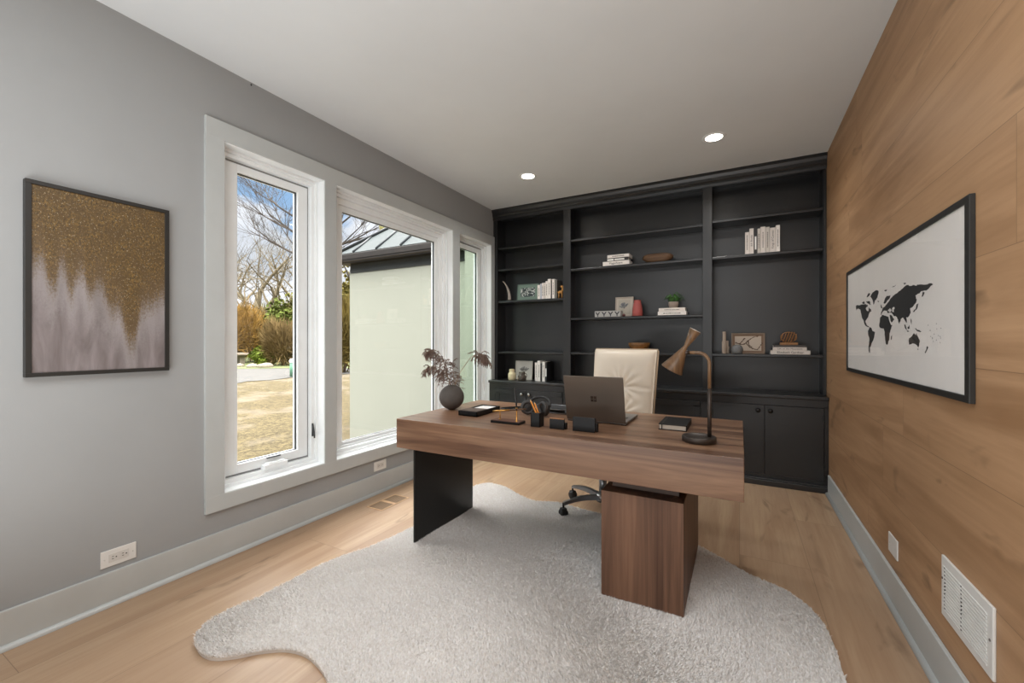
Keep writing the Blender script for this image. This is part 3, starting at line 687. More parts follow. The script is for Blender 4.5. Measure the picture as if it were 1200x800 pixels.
ty = thing('memo_tray', (-1.46, 2.27, DZ), 'black leather memo tray with a wood lid, beside the round vase', 'tray')
tr = MB().box(-1.531, -1.394, 2.132, 2.408, DZ, DZ+.008, .001)
for q in ((-1.531, -1.394, 2.132, 2.140), (-1.531, -1.394, 2.400, 2.408), (-1.531, -1.524, 2.132, 2.408), (-1.401, -1.394, 2.132, 2.408)): tr.box(*q, DZ, DZ+.031, .001)
tr.build('tray_body', M_leather_blk, ty)
MB().box(-1.525, -1.400, 2.139, 2.255, DZ+.024, DZ+.0325, .001).build('lid', mat('dark_walnut', '#4c3228', .45, var=.15, vscale=30), ty)
tag(MB().box(-1.518, -1.407, 2.268, 2.395, DZ+.0085, DZ+.026, .0005).build('paper_stack', M_paper), 'white note paper stacked in the black memo tray', 'paper')

ps = thing('pen_stand', (-1.145, 2.07, DZ), 'black pen stand with a wood top and brass holders at the desk front', 'pen stand')
MB().box(-1.236, -1.055, 2.030, 2.108, DZ, DZ+.013, .001).build('stand_base', M_leather_blk, ps)
MB().box(-1.233, -1.058, 2.033, 2.105, DZ+.0128, DZ+.0155, .0005).build('wood_top', mat('dark_walnut_top', '#5d3b2c', .45, var=.15, vscale=30), ps)
MB().tube([(-1.203, 2.080, DZ+.015), (-1.203, 2.080, DZ+.057)], .0028, 10).lathe([(.009, 0), (.009, .002), (.003, .004)], 16, T(-1.203, 2.08, DZ+.015)).build('cradle_post', M_brass, ps)
MB().lathe([(.010, 0), (.010, .002), (.004, .004), (.0035, .055), (.0045, .06)], 16, T(-1.085, 2.06, DZ+.015)).build('pen_socket', M_brass, ps)
pn = thing('brass_pen', (-1.15, 2.1, DZ+.06), 'brass pen lying across the cradle of the pen stand', 'pen')
MB().tube([(-1.243, 2.066, DZ+.058), (-1.19, 2.085, DZ+.063), (-1.150, 2.10, DZ+.067)], [.0045, .0055, .005], 12).build('barrel', M_brass, pn)
MB().tube([(-1.150, 2.10, DZ+.067), (-1.085, 2.123, DZ+.073), (-1.06, 2.132, DZ+.0755)], [.0048, .0045, .002], 12).build('cap', mat('pen_wood', '#5b4028', .4, metal=.3), pn)
pn = thing('black_pen', (-1.085, 2.06, DZ+.07), 'slim black pen standing upright in the brass socket of the pen stand', 'pen')
MB().tube([(-1.085, 2.06, DZ+.070), (-1.088, 2.06, DZ+.13), (-1.099, 2.06, DZ+.195), (-1.101, 2.06, DZ+.202)], [.003, .0055, .004, .001], 12).build('barrel', M_plastic, pn)
MB().tube([(-1.0855, 2.06, DZ+.085), (-1.0857, 2.06, DZ+.09)], .0062, 12).build('ring', M_brass, pn)

cu = thing('pen_cup', (-.96, 2.06, DZ), 'square black leather pen cup in front of the headphones', 'pen cup')
cm = MB()
for q in ((-.987, -.982, 2.035, 2.090), (-.939, -.934, 2.035, 2.090), (-.987, -.934, 2.035, 2.040), (-.987, -.934, 2.085, 2.090)): cm.box(*q, DZ, DZ+.075, .0012)
cm.box(-.985, -.936, 2.037, 2.088, DZ, DZ+.004); cm.build('cup_wall', M_leather_blk, cu)
MB().box(-.9825, -.9385, 2.0395, 2.0855, DZ+.066, DZ+.070).build('lining', mat('tan_lining', '#8a5a32', .6), cu)
M_orange = mat('orange_lacquer', '#c9802f', .4)
for i, (a, b, lab) in enumerate((((-.966, 2.06, DZ+.071), (-1.004, 2.064, DZ+.140), 'longer orange pencil leaning left in the pen cup'), ((-.958, 2.07, DZ+.071), (-.985, 2.076, DZ+.125), 'second orange pencil in the pen cup, right of the longer one'))):
    pc = thing('pencil', a, lab, 'pencil', 'pencils in the cup')
    A, B_ = Vector(a), Vector(b); MB().tube([A, A.lerp(B_, .86)], .0042, 6, smooth=False).build('shaft', M_orange, pc); MB().tube([A.lerp(B_, .86), B_], [.0042, .0006], 6, smooth=False).build('tip', mat('pencil_wood', '#d2ab78', .7), pc)

def holder(name, x0, x1, y0, h, d, label, front):
    ho = thing(name, ((x0+x1)/2, y0, DZ), label, 'card holder')
    MB().box(x0, x1, y0, y0+.014, DZ, DZ+h, .0015).build('front_block', front, ho)
    MB().box(x0+.004, x1+.006, y0+.014, y0+d, DZ, DZ+h*.62, .0012).build('back_block', M_leather_blk, ho)
    return ho
h1 = holder('card_holder', -.877, -.797, 2.035, .053, .036, 'small black card holder with a wooden top edge, beside the pen cup', M_leather_blk)
MB().box(-.877, -.797, 2.0345, 2.0495, DZ+.053, DZ+.057, .0008).build('wood_edge', mat('walnut_edge', '#96663f', .45), h1)
holder('card_holder', -.752, -.634, 2.041, .072, .042, 'larger black leather card holder standing in front of the laptop', M_leather_blk)

hp = thing('headphones', (-1.09, 2.35, DZ), 'black over-ear headphones lying behind the pen cup', 'headphones')
for sgn, nm in ((-1, 0), (1, 1)):
    cx = -1.092+sgn*.062; M_ = T(cx, 2.335, DZ+.050) @ Rz(math.radians(-sgn*32)) @ Rx(math.radians(84)) 
    cp_ = MB().lathe([(0, -.006), (.036, -.006), (.044, .002), (.045, .014), (.040, .022), (.022, .026), (0, .027)], 32, M_).build('ear_cup', M_plastic, hp)
    b = MB(); rg = 24; vv = []; 
    b.tube([(M_ @ Vector((.034*math.cos(2*PI*i/rg), .034*math.sin(2*PI*i/rg), .024)))[:] for i in range(rg+1)], .011, 10, False); b.build('ear_pad', mat('ear_pad_leather', '#2d2a28', .5), cp_)
band = [(-1.092+.074*math.cos(q), 2.36+.05*math.sin(q), DZ+.062+.046*math.sin(q)) for q in [PI*i/24 for i in range(25)]]
bm_ = MB()
for i in range(24):
    a, b = Vector(band[i]), Vector(band[i+1]); bm_.tube([a, b], .0085, 10, True)
bm_.build('headband', M_plastic, hp)
dt = thing('document_tray', (-1.08, 2.56, DZ), 'low silver-edged tray behind the headphones', 'tray')
for k, zz in enumerate((.004, .026)):
    MB().box(-1.215, -.955, 2.47, 2.66, DZ+zz-.003, DZ+zz, .0005).build('shelf', mat('tray_grey', '#4a4a4b', .4, metal=.5), dt)
    MB().tube([(-1.215, 2.47, DZ+zz), (-.955, 2.47, DZ+zz), (-.955, 2.66, DZ+zz), (-1.215, 2.66, DZ+zz), (-1.215, 2.47, DZ+zz)], .0028, 8).build('rail', M_chrome, dt)
for q in ((-1.215, 2.47), (-.955, 2.47), (-.955, 2.66), (-1.215, 2.66)): MB().tube([(q[0], q[1], DZ), (q[0], q[1], DZ+.027)], .0028, 8).build('post', M_chrome, dt)
ph = thing('phone', (-1.35, 2.5, DZ), 'slim black phone lying flat behind the memo tray', 'phone')
MP = T(-1.36, 2.52, DZ) @ Rz(math.radians(-38))
MB().box(-.036, .036, -.075, .075, 0, .008, .003, MP).build('case', M_plastic, ph); MB().box(-.033, .033, -.071, .071, .008, .0085, 0, MP).build('screen', mat('phone_glass', '#101114', .08), ph)

# ------------------------------------------------------------------ things on the shelves
def lines(name, x0, x1, z, y, th, parent, m=M_ink, seed=1):
    """illegible lettering: a row of short dark strokes"""
    r = random.Random(seed); mb = MB(); q = x0
    while q < x1:
        w_ = r.uniform(.003, .009); mb.box(q, min(q+w_, x1), y-.0006, y+.0002, z-th/2, z+th/2*r.uniform(.5, 1)); q += w_+r.uniform(.0015, .004)
    return mb.build(name, m, parent)
def flat_book(x0, x1, y0, y1, z0, z1, col, label, group, text=None, tsize=.02, seed=1, cover=None):
    b = thing('book', ((x0+x1)/2, (y0+y1)/2, z0), label, 'book', group)
    m = mat('book_cover', col, .55)
    MB().box(x0, x1, y0, y1, z1-.003, z1, .0008).box(x0, x1, y0, y1, z0, z0+.003, .0008).box(x0, x1, y0, y0+.004, z0, z1, .001).build('cover', m, b)
    MB().box(x0+.003, x1-.003, y0+.003, y1-.003, z0+.002, z1-.002).build('pages', M_paper, b)
    zm = (z0+z1)/2
    if text: text_mesh('spine_lettering', text, tsize, T((x0+x1)/2, y0-.0003, zm) @ Rx(PI/2), M_ink, b)
    elif seed: lines('spine_lettering', x0+.05, x1-.05, zm, y0, min(.010, (z1-z0)*.3), b, M_inklite, seed)
    return b
def up_book(x0, x1, y0, y1, z0, h, col, label, group, text=None, tsize=.012, seed=0, inkm=None, band=None):
    b = thing('book', ((x0+x1)/2, (y0+y1)/2, z0), label, 'book', group)
    MB().box(x0, x0+.0025, y0, y1, z0, z0+h, .0008).box(x1-.0025, x1, y0, y1, z0, z0+h, .0008).box(x0, x1, y0, y0+.003, z0, z0+h, .001).build('cover', mat('book_cover', col, .55), b)
    MB().box(x0+.002, x1-.002, y0+.002, y1-.003, z0+.002, z0+h-.004).build('pages', M_paper, b)
    xm = (x0+x1)/2
    if text: text_mesh('spine_lettering', text, tsize, T(xm, y0-.0003, z0+h*.52) @ Rx(PI/2) @ Rz(PI/2), inkm or M_ink, b)
    elif seed:
        r = random.Random(seed); mb = MB(); q = z0+h*.2
        while q < z0+h*.8:
            k = r.uniform(.004, .012); mb.box(xm-.004, xm+.004, y0-.0006, y0+.0002, q, q+k); q += k+.004
        mb.build('spine_lettering', inkm or M_inklite, b)
    if band:
        MB().box(xm-.006, xm+.006, y0-.0006, y0+.0002, z0+band[0], z0+band[1]).build('spine_label', M_paper, b)
    return b
W1, W2, W3 = '#ece6e0', '#d9d1ca', '#c9c2ba'
# left bay, third shelf
z = 1.6782
hn = thing('horn', (-2.35, 4.28, z), 'grey curved horn standing on the left bay shelf beside the green framed print', 'ornament')
MB().tube(catmull([(-2.348, 4.28, z+.012), (-2.352, 4.28, z+.07), (-2.372, 4.28, z+.14), (-2.405, 4.28, z+.20), (-2.440, 4.28, z+.232)], 6), [.021-.018*i/24 for i in range(25)], 14).build('horn_body', mat('horn_grey', '#9a8f86', .45, var=.25, vscale=30), hn)
MB().lathe([(0, 0), (.026, 0), (.026, .012), (0, .014)], 20, T(-2.348, 4.28, z)).build('stand', M_darkbronze, hn)
def picture(name, x0, x1, y, z0, z1, fw, fcol, artm, label, tilt=6, depth=.014, matw=0., matcol='#d8d4cc', frm=None, cat='framed picture'):
    pc = thing(name, ((x0+x1)/2, y, z0), label, cat)
    M_ = T(0, y, z0) @ Rx(math.radians(-tilt)); h = z1-z0; f = MB()
    f.box(x0, x1, 0, depth, 0, fw, .001, M_).box(x0, x1, 0, depth, h-fw, h, .001, M_).box(x0, x0+fw, 0, depth, fw-.001, h-fw+.001, .001, M_).box(x1-fw, x1, 0, depth, fw-.001, h-fw+.001, .001, M_)
    f.box(x0+.002, x1-.002, depth-.003, depth, .002, h-.002, 0, M_); f.build('frame', frm or mat('frame_paint', fcol, .5, var=.1), pc)
    if matw: MB().box(x0+fw, x1-fw, depth*.45, depth*.5, fw, h-fw, 0, M_).build('mount', mat('mount_card', matcol, .8), pc)
    g = fw+matw; a = MB().box(x0+g, x1-g, depth*.40, depth*.44, g, h-g, 0, M_).build('print', artm, pc)
    return pc, M_
def art(name, a, b, sc=30, th=(.48, .56), dist=2.):
    m = bpy.data.materials.new(name); m.use_nodes = True; t = NT(m.node_tree); p = t.n('ShaderNodeBsdfPrincipled'); o = t.n('ShaderNodeOutputMaterial'); t.l(p.outputs[0], o.inputs[0])
    tc = t.n('ShaderNodeTexCoord'); t.l(t.mix(t.rng(t.noise(tc.outputs['Object'], sc, 2, .5, dist), *th), lin(a), lin(b)), p.inputs['Base Color']); p.inputs['Roughness'].default_value = .6; return m
picture('framed_print', -2.285, -2.012, 4.335, z, z+.195, .010, '#5f7168', art('leaf_print', '#2f3a3c', '#cfd2cc', 26), 'green framed print of dark leaf shapes on the left bay shelf', 8, matw=.035, matcol='#74887c')
ed = [-1.990, -1.958, -1.937, -1.917, -1.891, -1.865, -1.829, -1.814, -1.784]; hh = [.160, .172, .178, .180, .196, .218, .204, .214]
bc = [W1, '#b9bcc6', W1, W2, W1, W1, '#3a3838', W1]
bn_ = ['shortest white book at the left end of the row', 'bluish grey book beside the shortest white one', 'third book from the left, narrow and white', 'fourth book from the left, pale with brown lettering', 'fifth book from the left, white and taller than its left neighbour', 'tallest white book in the row', 'thin dark book beside the tallest white one', 'white book at the right end of the row']
for i in range(8): up_book(ed[i]+.0008, ed[i+1]-.0008, 4.275, 4.41, z, hh[i], bc[i], bn_[i]+', left bay shelf', 'books on the left bay shelf', seed=20+i if i not in (1, 6) else 0)
up_book(-1.782, -1.755, 4.275, 4.41, z, .205, '#6c6964', 'grey book standing beside the wooden animal figure', 'books on the left bay shelf')
an = thing('wooden_animal_figure', (-1.71, 4.28, z), 'ochre wooden animal figure next to the books on the left bay shelf', 'ornament')
M_ochre = mat('ochre_wood', '#a8793d', .5, var=.2, vscale=30)
af = MB(); 
body = [(-1.742, 4.28, z+.060), (-1.728, 4.28, z+.066), (-1.706, 4.28, z+.066), (-1.692, 4.28, z+.072)]
af.tube(body, [.010, .017, .017, .013], 12); af.tube([(-1.694, 4.28, z+.072), (-1.690, 4.28, z+.10), (-1.692, 4.28, z+.122), (-1.704, 4.28, z+.128), (-1.716, 4.28, z+.122)], [.013, .010, .0095, .0105, .005], 10)
af.tube([(-1.742, 4.28, z+.062), (-1.756, 4.28, z+.075), (-1.762, 4.28, z+.062)], [.005, .004, .002], 6)
for q in (-1.694, -1.688): af.tube([(q, 4.28, z+.128), (q+.004, 4.275, z+.142)], [.004, .001], 6)
af.build('body', M_ochre, an)
for q in (-1.733, -1.697):
    for s_ in (-.009, .009): MB().tube([(q, 4.28+s_, z+.062), (q+.002, 4.28+s_, z+.03), (q, 4.28+s_, z)], [.0065, .005, .006], 8).build('leg', M_ochre, an)
# left bay, counter
z = .7652
jr = thing('cream_jar', (-2.316, 4.28, z), 'small cream ceramic jar on the counter of the left bay', 'jar')
MB().lathe([(0, 0), (.042, 0), (.045, .004), (.045, .065), (.040, .078), (.030, .084), (.030, .108), (.033, .114), (.027, .116), (.025, .10), (0, .095)], 32, T(-2.316, 4.28, z)).build('body', mat('cream_glaze', '#d9cba6', .4, var=.08), jr)
MB().lathe([(0, .1165), (.028, .1165), (.030, .120), (.026, .124), (0, .125)], 32, T(-2.316, 4.28, z)).build('stopper', mat('cream_glaze2', '#cdbd95', .45), jr)
M_litefr = mat('pale_frame', '#c8c3ba', .5)
_, MA = picture('framed_print', -2.322, -2.100, 4.36, z, z+.218, .012, '#c8c3ba', mat('pale_print_paper', '#d2cec7', .8), 'square pale framed plant drawing leaning on the counter of the left bay', 7, frm=M_litefr)
def sprig(parent, MM, cx, cz, s_, depth, m, seed, n=7):
    r = random.Random(seed); mb = MB()
    for i in range(n):
        a = r.uniform(-1.3, 1.3); L_ = s_*r.uniform(.6, 1); tip = Vector((cx+L_*math.sin(a), depth, cz+L_*math.cos(a)))
        b0 = Vector((cx, depth, cz-s_*.2)); mb.tube([b0, tip], s_*.022, 4, M=MM)
        for q in (.55, .75, .95):
            c_ = b0.lerp(tip, q); poly = [(c_.x+s_*.17*math.cos(k*PI/4)*(.6+.4*abs(math.sin(a))), c_.z+s_*.11*math.sin(k*PI/4)) for k in range(8)]
            mb.prism(poly, .0004, MM @ Matrix(((1, 0, 0, 0), (0, 0, -1, depth), (0, 1, 0, 0), (0, 0, 0, 1))))
    return mb.build('drawn_sprig', m, parent)
sprig(_, MA, -2.211, .10, .07, .0050, mat('sprig_grey', '#8f8d8a', .8), 4)
gj = thing('glass_jug', (-2.168, 4.255, z), 'small smoky glass jug with a handle, in front of the pale framed drawing', 'jug')
M_smoke = mat('smoky_glass', '#8a7c70', .08, trans=.75, spec=.5)
MB().lathe([(0, .002), (.043, 0), (.047, .01), (.047, .045), (.042, .055), (.033, .066), (.034, .095), (.032, .095), (.031, .066), (.040, .053), (.044, .044), (.044, .012), (0, .007)], 32, T(-2.172, 4.255, z)).build('body', M_smoke, gj)
MB().tube(catmull([(-2.138, 4.25, z+.082), (-2.118, 4.248, z+.078), (-2.112, 4.248, z+.05), (-2.128, 4.25, z+.02)], 6), .0045, 8).build('handle', M_smoke, gj)
for (a, b, h, c_, lb, tx, sd_) in ((-2.012, -1.983, .205, W1, 'left white book of the group on the counter', None, 41), (-1.981, -1.946, .226, W1, 'tallest white book on the counter of the left bay', None, 42), (-1.944, -1.925, .20, '#3b3a39', 'thin dark grey book between the white ones on the counter', None, 0), (-1.923, -1.890, .217, W1, 'white book left of the black one on the counter', None, 43)):
    up_book(a, b, 4.255, 4.40, z, h, c_, lb, 'books on the left bay counter', seed=sd_)
up_book(-1.888, -1.866, 4.255, 4.43, z, .213, '#161616', 'black book with a white label at the right end of the counter group', 'books on the left bay counter', band=(.055, .145))
# middle bay, second shelf
z = 1.9822
flat_book(-1.241, -.972, 4.262, 4.42, z, z+.043, W1, 'white book at the bottom of the three-book stack in the middle bay', 'stack of three in the middle bay', 'Magnificent', .030)
b2 = flat_book(-1.197, -.985, 4.266, 4.41, z+.0432, z+.075, '#2b2a2a', 'black book with pale labels in the middle of the three-book stack', 'stack of three in the middle bay', None, seed=0)
MB().box(-1.196, -1.130, 4.2652, 4.2662, z+.049, z+.068).box(-1.122, -1.022, 4.2652, 4.2662, z+.051, z+.067).build('spine_label', M_paper, b2)
flat_book(-1.194, -.972, 4.262, 4.42, z+.0752, z+.108, W1, 'white book on top of the three-book stack in the middle bay', 'stack of three in the middle bay', None, seed=61)
wb = thing('dough_bowl', (-.71, 4.33, z), 'long dark brown wooden dough bowl on the upper shelf of the middle bay', 'bowl')
vs_ = []; fs_ = []; nA, nB = 40, 10
def dough(aa, k, inner):
    rx_ = .148 if not inner else .140; ry_ = .062 if not inner else .055
    sh_ = [.55, .72, .86, .95, 1.0][k]; zz = [0, .008, .030, .058, .082+.010*math.cos(aa)**2*0][k]
    if inner: zz = [.012, .016, .034, .060, .082][k]
    end = .010*(abs(math.cos(aa))**6) if k > 2 else 0
    return (-.711+rx_*sh_*math.copysign(abs(math.cos(aa))**.8, math.cos(aa)), 4.335+ry_*sh_*math.copysign(abs(math.sin(aa))**.8, math.sin(aa)), z+zz+(-.022*(abs(math.cos(aa))**4) if k > 2 else 0))
for k in range(5): vs_ += [dough(2*PI*i/nA, k, False) for i in range(nA)]
for k in range(4, -1, -1): vs_ += [dough(2*PI*i/nA, k, True) for i in range(nA)]
for k in range(9): fs_ += [(k*nA+i, k*nA+(i+1) % nA, (k+1)*nA+(i+1) % nA, (k+1)*nA+i) for i in range(nA)]
fs_ += [tuple(range(nA-1, -1, -1)), tuple(9*nA+i for i in range(nA))]
MB().add(vs_, fs_, True).build('bowl', wood('dough_wood', 'x', lin('#4e3826'), lin('#634832'), lin('#72563d'), .55, streak=30, knots=False), wb)
MB().tube([(-.843, 4.300, z+.060), (-.846, 4.296, z+.056)], .006, 10).build('carry_hole', M_slot, wb)
# middle bay, third shelf
z = 1.4592
pb = thing('patterned_box', (-1.19, 4.31, z), 'low grey and white box with a row of dark Y shapes, in the middle bay', 'box')
MB().box(-1.327, -1.058, 4.262, 4.35, z, z+.062, .002).build('box_body', mat('pale_grey_box', '#a9a8a5', .6), pb)
for i in range(4):
    xc = -1.295+.067*i; mk = Matrix(((1, 0, 0, xc), (0, 0, -1, 4.2622), (0, 1, 0, z+.004), (0, 0, 0, 1)))
    MB().prism([(-.005, 0), (.005, 0), (.005, .016), (.028, .048), (.014, .048), (0, .030), (-.014, .048), (-.028, .048), (-.005, .016)], .0008, mk).build('motif', mat('motif_dark', '#37373a', .6), pb)
_, MA = picture('framed_print', -1.139, -.955, 4.355, z, z+.208, .013, '#a59a8f', mat('greige_print', '#a9a397', .8), 'beige framed flower print beside the red vase', 6, matw=.016, matcol='#b8b0a4')
sprig(_, MA, -1.047, .10, .055, .0046, mat('sprig_blue', '#6f7377', .8), 6, 9)
rv_ = thing('red_vase', (-.899, 4.30, z), 'matte red tapered vase in the middle bay', 'vase')
MB().lathe([(0, 0), (.047, 0), (.051, .004), (.050, .05), (.044, .095), (.037, .128), (.033, .150), (.036, .158), (.033, .160), (.029, .15), (.03, .10), (0, .02)], 32, T(-.899, 4.30, z)).build('body', mat('red_ceramic', '#a04f4a', .6, var=.08), rv_)
dr2 = thing('dark_red_ball', (-1.035, 4.30, z), 'tiny dark red ball at the right end of the patterned box', 'ornament')
b = bmesh.new(); bmesh.ops.create_uvsphere(b, u_segments=20, v_segments=12, radius=.015); MB().bm(b, True, T(-1.035, 4.30, z+.015)).build('ball', mat('maroon', '#5a2b2b', .5), dr2)
flat_book(-.698, -.442, 4.262, 4.42, z, z+.036, W1, 'white book under the potted plant, bottom of the two', 'books under the potted plant', None, seed=71)
flat_book(-.690, -.452, 4.266, 4.415, z+.0362, z+.070, '#e6ded6', 'white book directly under the potted plant', 'books under the potted plant', None, seed=72)
zp = z+.0702
pp_ = thing('potted_plant', (-.563, 4.32, zp), 'small green leafy plant in a taupe ribbed pot on two white books', 'plant')
MB().lathe([(0, 0), (.036, 0), (.038, .004), (.041, .02), (.047, .024), (.044, .032), (.047, .038), (.045, .058), (.042, .060), (.040, .052), (0, .050)], 32, T(-.563, 4.32, zp)).build('pot', mat('taupe_pot', '#94877c', .8, var=.08), pp_)
MB().lathe([(0, .053), (.040, .052)], 24, T(-.563, 4.32, zp)).build('soil', mat('soil', '#2b211a', .95), pp_)
r = random.Random(12); M_leaf = mat('green_leaf', '#4a7a33', .5, var=.4, vscale=25); lf = MB()
for i in range(46):
    a = r.uniform(0, 2*PI); ot = r.uniform(.25, 1.15); L_ = r.uniform(.05, .105); d = Vector((math.cos(a), math.sin(a)*.7, 0))
    p0 = Vector((-.563, 4.32, zp+.052))+d*.018; p1 = p0+d*L_*.45*ot+Vector((0, 0, L_*.95*(1.3-ot*.6))); p2 = p0+d*L_*ot+Vector((0, 0, L_*(1.15-ot*.95)))
    sd_ = d.cross(Vector((0, 0, 1))).normalized()*.011; mid = p1.lerp(p2, .25)
    lf.tube([p0, p1], .0012, 4); lf.add([p1, mid+sd_+Vector((0, 0, .004)), p2, mid-sd_+Vector((0, 0, .004)), mid], [(0, 1, 4), (1, 2, 4), (2, 3, 4), (3, 0, 4)], True)
lf.build('foliage', M_leaf, pp_)
# middle bay, fourth shelf
z = 1.0942
wo_ = thing('wooden_bowl', (-.888, 4.32, z), 'round brown wooden bowl on the shelf right above the cream chair', 'bowl')
MB().lathe([(0, 0), (.055, 0), (.060, .012), (.085, .036), (.100, .070), (.106, .100), (.102, .101), (.094, .072), (.078, .042), (0, .018)], 40, T(-.888, 4.33, z)).build('bowl', wood('bowl_wood', 'x', lin('#5e3f22'), lin('#80582f'), lin('#976c3d'), .4, streak=25, knots=False), wo_)
# right bay, second shelf
z = 1.9792
ed = [.042, .0755, .110, .137, .160, .198, .229, .274, .305]; hh = [.195, .224, .215, .216, .228, .222, .211, .228]
cc = [W2, W2, '#2a2828', W3, W2, W3, W2, W1]
tx = [None, 'B.B. Bhonko', None, None, None, None, 'Kings of Comics', None]
lb = ['shortest beige book at the left end of the right bay row', 'beige book with bold dark lettering, second from the left in the right bay', 'narrow black book in the right bay row', 'thin grey book right of the black one in the right bay', 'cream book with orange top in the right bay, fifth from the left', 'grey book in the right bay, sixth from the left', 'wide cream book with large dark lettering in the right bay', 'off-white book at the right end of the right bay row']
for i in range(8):
    b = up_book(ed[i]+.0006, ed[i+1]-.0006, 4.268, 4.41, z, hh[i], cc[i], lb[i], 'upright books in the right bay', text=tx[i], tsize=.020 if i == 1 else .024, seed=0 if i in (1, 6, 2) else 30+i, band=(.035, .15) if i == 2 else None)
# right bay, third shelf
z = 1.0962
for nm, x_, y_, r_, h_, lab in (('bottle', -.123, 4.275, .020, .200, 'tall pale beige bottle vase in the right bay'), ('bottle', -.102, 4.315, .019, .118, 'shorter pale bottle vase half hidden behind the taller one')):
    bt = thing('bottle_vase', (x_, y_, z), lab, 'vase', 'bottle vases in the right bay')
    MB().lathe([(0, 0), (r_*.94, 0), (r_, .004), (r_, h_*.52), (r_*.72, h_*.60), (r_*.70, h_*.97), (r_*.62, h_), (r_*.5, h_*.98), (0, h_*.9)], 28, T(x_, y_, z)).build('body', mat('beige_ceramic', '#a39486', .7, var=.1), bt)
_, MA = picture('framed_print', -.067, .199, 4.365, z, z+.188, .012, '#7d6a58', mat('cream_print_paper', '#b9ab9c', .8), 'wood framed blossom branch print in the right bay', 6, matw=.016, matcol='#7c6350')
mb = MB(); r = random.Random(8); DM = .0046
for ctr in ([(-.03, .10), (.03, .085), (.07, .12), (.11, .15), (.15, .16)], [(.05, .10), (.075, .065), (.11, .045), (.14, .04), (.165, .075), (.18, .10)], [(.07, .12), (.075, .08), (.095, .06)], [(.0, .09), (.03, .125), (.04, .14)]):
    pts = catmull([(a, DM, b) for a, b in ctr], 5); mb.tube(pts, [.0035-.002*i/len(pts) for i in range(len(pts))], 5, M=MA)
    for q in pts[::3]:
        poly = [(q.x+r.uniform(-.004, .004)+.006*math.cos(k*PI/3), q.z+.006*math.sin(k*PI/3)) for k in range(6)]; mb.prism(poly, .0004, MA @ Matrix(((1, 0, 0, 0), (0, 0, -1, DM), (0, 1, 0, 0), (0, 0, 0, 1))))
mb.build('drawn_branch', mat('branch_brown', '#5a473c', .8), _)
gb_ = thing('stone_pot', (-.019, 4.285, z), 'small round grey stone pot in front of the blossom print', 'ornament')
MB().lathe([(0, 0), (.036, 0), (.044, .012), (.047, .034), (.044, .056), (.034, .072), (.020, .080), (.014, .081), (.010, .076), (0, .074)], 32, T(-.019, 4.285, z)).build('body', mat('grey_stone', '#6d6f70', .7, var=.2, vscale=60), gb_)
flat_book(.236, .518, 4.258, 4.42, z, z+.034, '#d6cec6', 'pale book at the bottom of the stack under the ring sculpture', 'stack in the right bay', 'Elizabeth Gardner', .026)
flat_book(.256, .494, 4.262, 4.415, z+.0342, z+.062, '#d9d0c8', 'pale middle book of the stack under the ring sculpture', 'stack in the right bay', 'Life on the Mountains', .020)
flat_book(.256, .492, 4.264, 4.412, z+.0622, z+.080, '#4b4644', 'dark grey book directly under the ring sculpture', 'stack in the right bay', None, seed=0)
zr = z+.0802
rs = thing('ring_sculpture', (.372, 4.33, zr), 'brown wooden sculpture of nested rings on a block, on top of the book stack', 'sculpture')
M_ringw = mat('ring_wood', '#93663a', .45, var=.2, vscale=40)
MB().box(.308, .436, 4.29, 4.37, zr, zr+.021, .002).build('plinth', M_ringw, rs)
for i in range(6):
    q = -2.5+i; xc = .372+q*.0195; R_ = .046*math.sqrt(max(1-(q*.0195/.062)**2, .08)); tl = math.radians(40)
    pts = [(xc+R_*math.sin(a)*math.sin(tl)*.5, 4.33+R_*.8*math.cos(a), zr+.021+.046+R_*math.sin(a)) for a in [2*PI*k/28 for k in range(29)]]
    MB().tube(pts, .0027, 8, False).build('ring', M_ringw, rs)
for k, (dy_, sc_) in enumerate(((-.014, .92), (.014, .92))):
    MB().tube([(.372+.062*sc_*math.cos(a), 4.33+dy_, zr+.067+.047*sc_*math.sin(a)) for a in [2*PI*q/36 for q in range(37)]], .0032, 8, False).build('ring', M_ringw, rs)

# ------------------------------------------------------------------ picture on the left wall
M_gold = bpy.data.materials.new('gold_leaf_canvas'); M_gold.use_nodes = True
t = NT(M_gold.node_tree); p = t.n('ShaderNodeBsdfPrincipled'); o = t.n('ShaderNodeOutputMaterial'); t.l(p.outputs[0], o.inputs[0])
x, y, z = t.xyz('Object')      # origin at the picture's lower middle: y along the wall, z up
yy = t.m('DIVIDE', t.m('ADD', y, .242), .484); zz = t.m('DIVIDE', z, .80)
v3 = t.comb(yy, zz, 0.)
# outline of the gold: deep tongue at 0.68, shallower teeth on the left
cv = t.n('ShaderNodeFloatCurve'); t.l(yy, cv.inputs[1]); crv = cv.mapping.curves[0]
pts = [(0, .55), (.10, .56), (.16, .44), (.22, .55), (.28, .43), (.33, .54), (.40, .42), (.46, .47), (.54, .35), (.60, .34), (.70, .15), (.77, .34), (.84, .38), (.92, .42), (1, .47)]
crv.points[0].location = pts[0]; crv.points[1].location = pts[-1]
for q in pts[1:-1]: crv.points.new(*q)
cv.mapping.update()
mp = t.n('ShaderNodeMapping'); t.l(v3, mp.inputs[0]); mp.inputs['Scale'].default_value = (26, 6, 1)
jag = t.m('MULTIPLY', t.m('SUBTRACT', t.noise(mp.outputs[0], 1., 4, .7), .5), .16)
grain = t.m('MULTIPLY', t.m('SUBTRACT', t.noise(v3, 70., 5, .85), .5), .42)
edge = t.m('SUBTRACT', t.m('ADD', zz, t.m('ADD', jag, grain)), cv.outputs[0])
fac = t.rng(edge, -.07, .07)
g1 = t.mix(t.rng(t.noise(v3, 62., 5, .9), .42, .58), lin('#2c2217'), lin('#836736'))
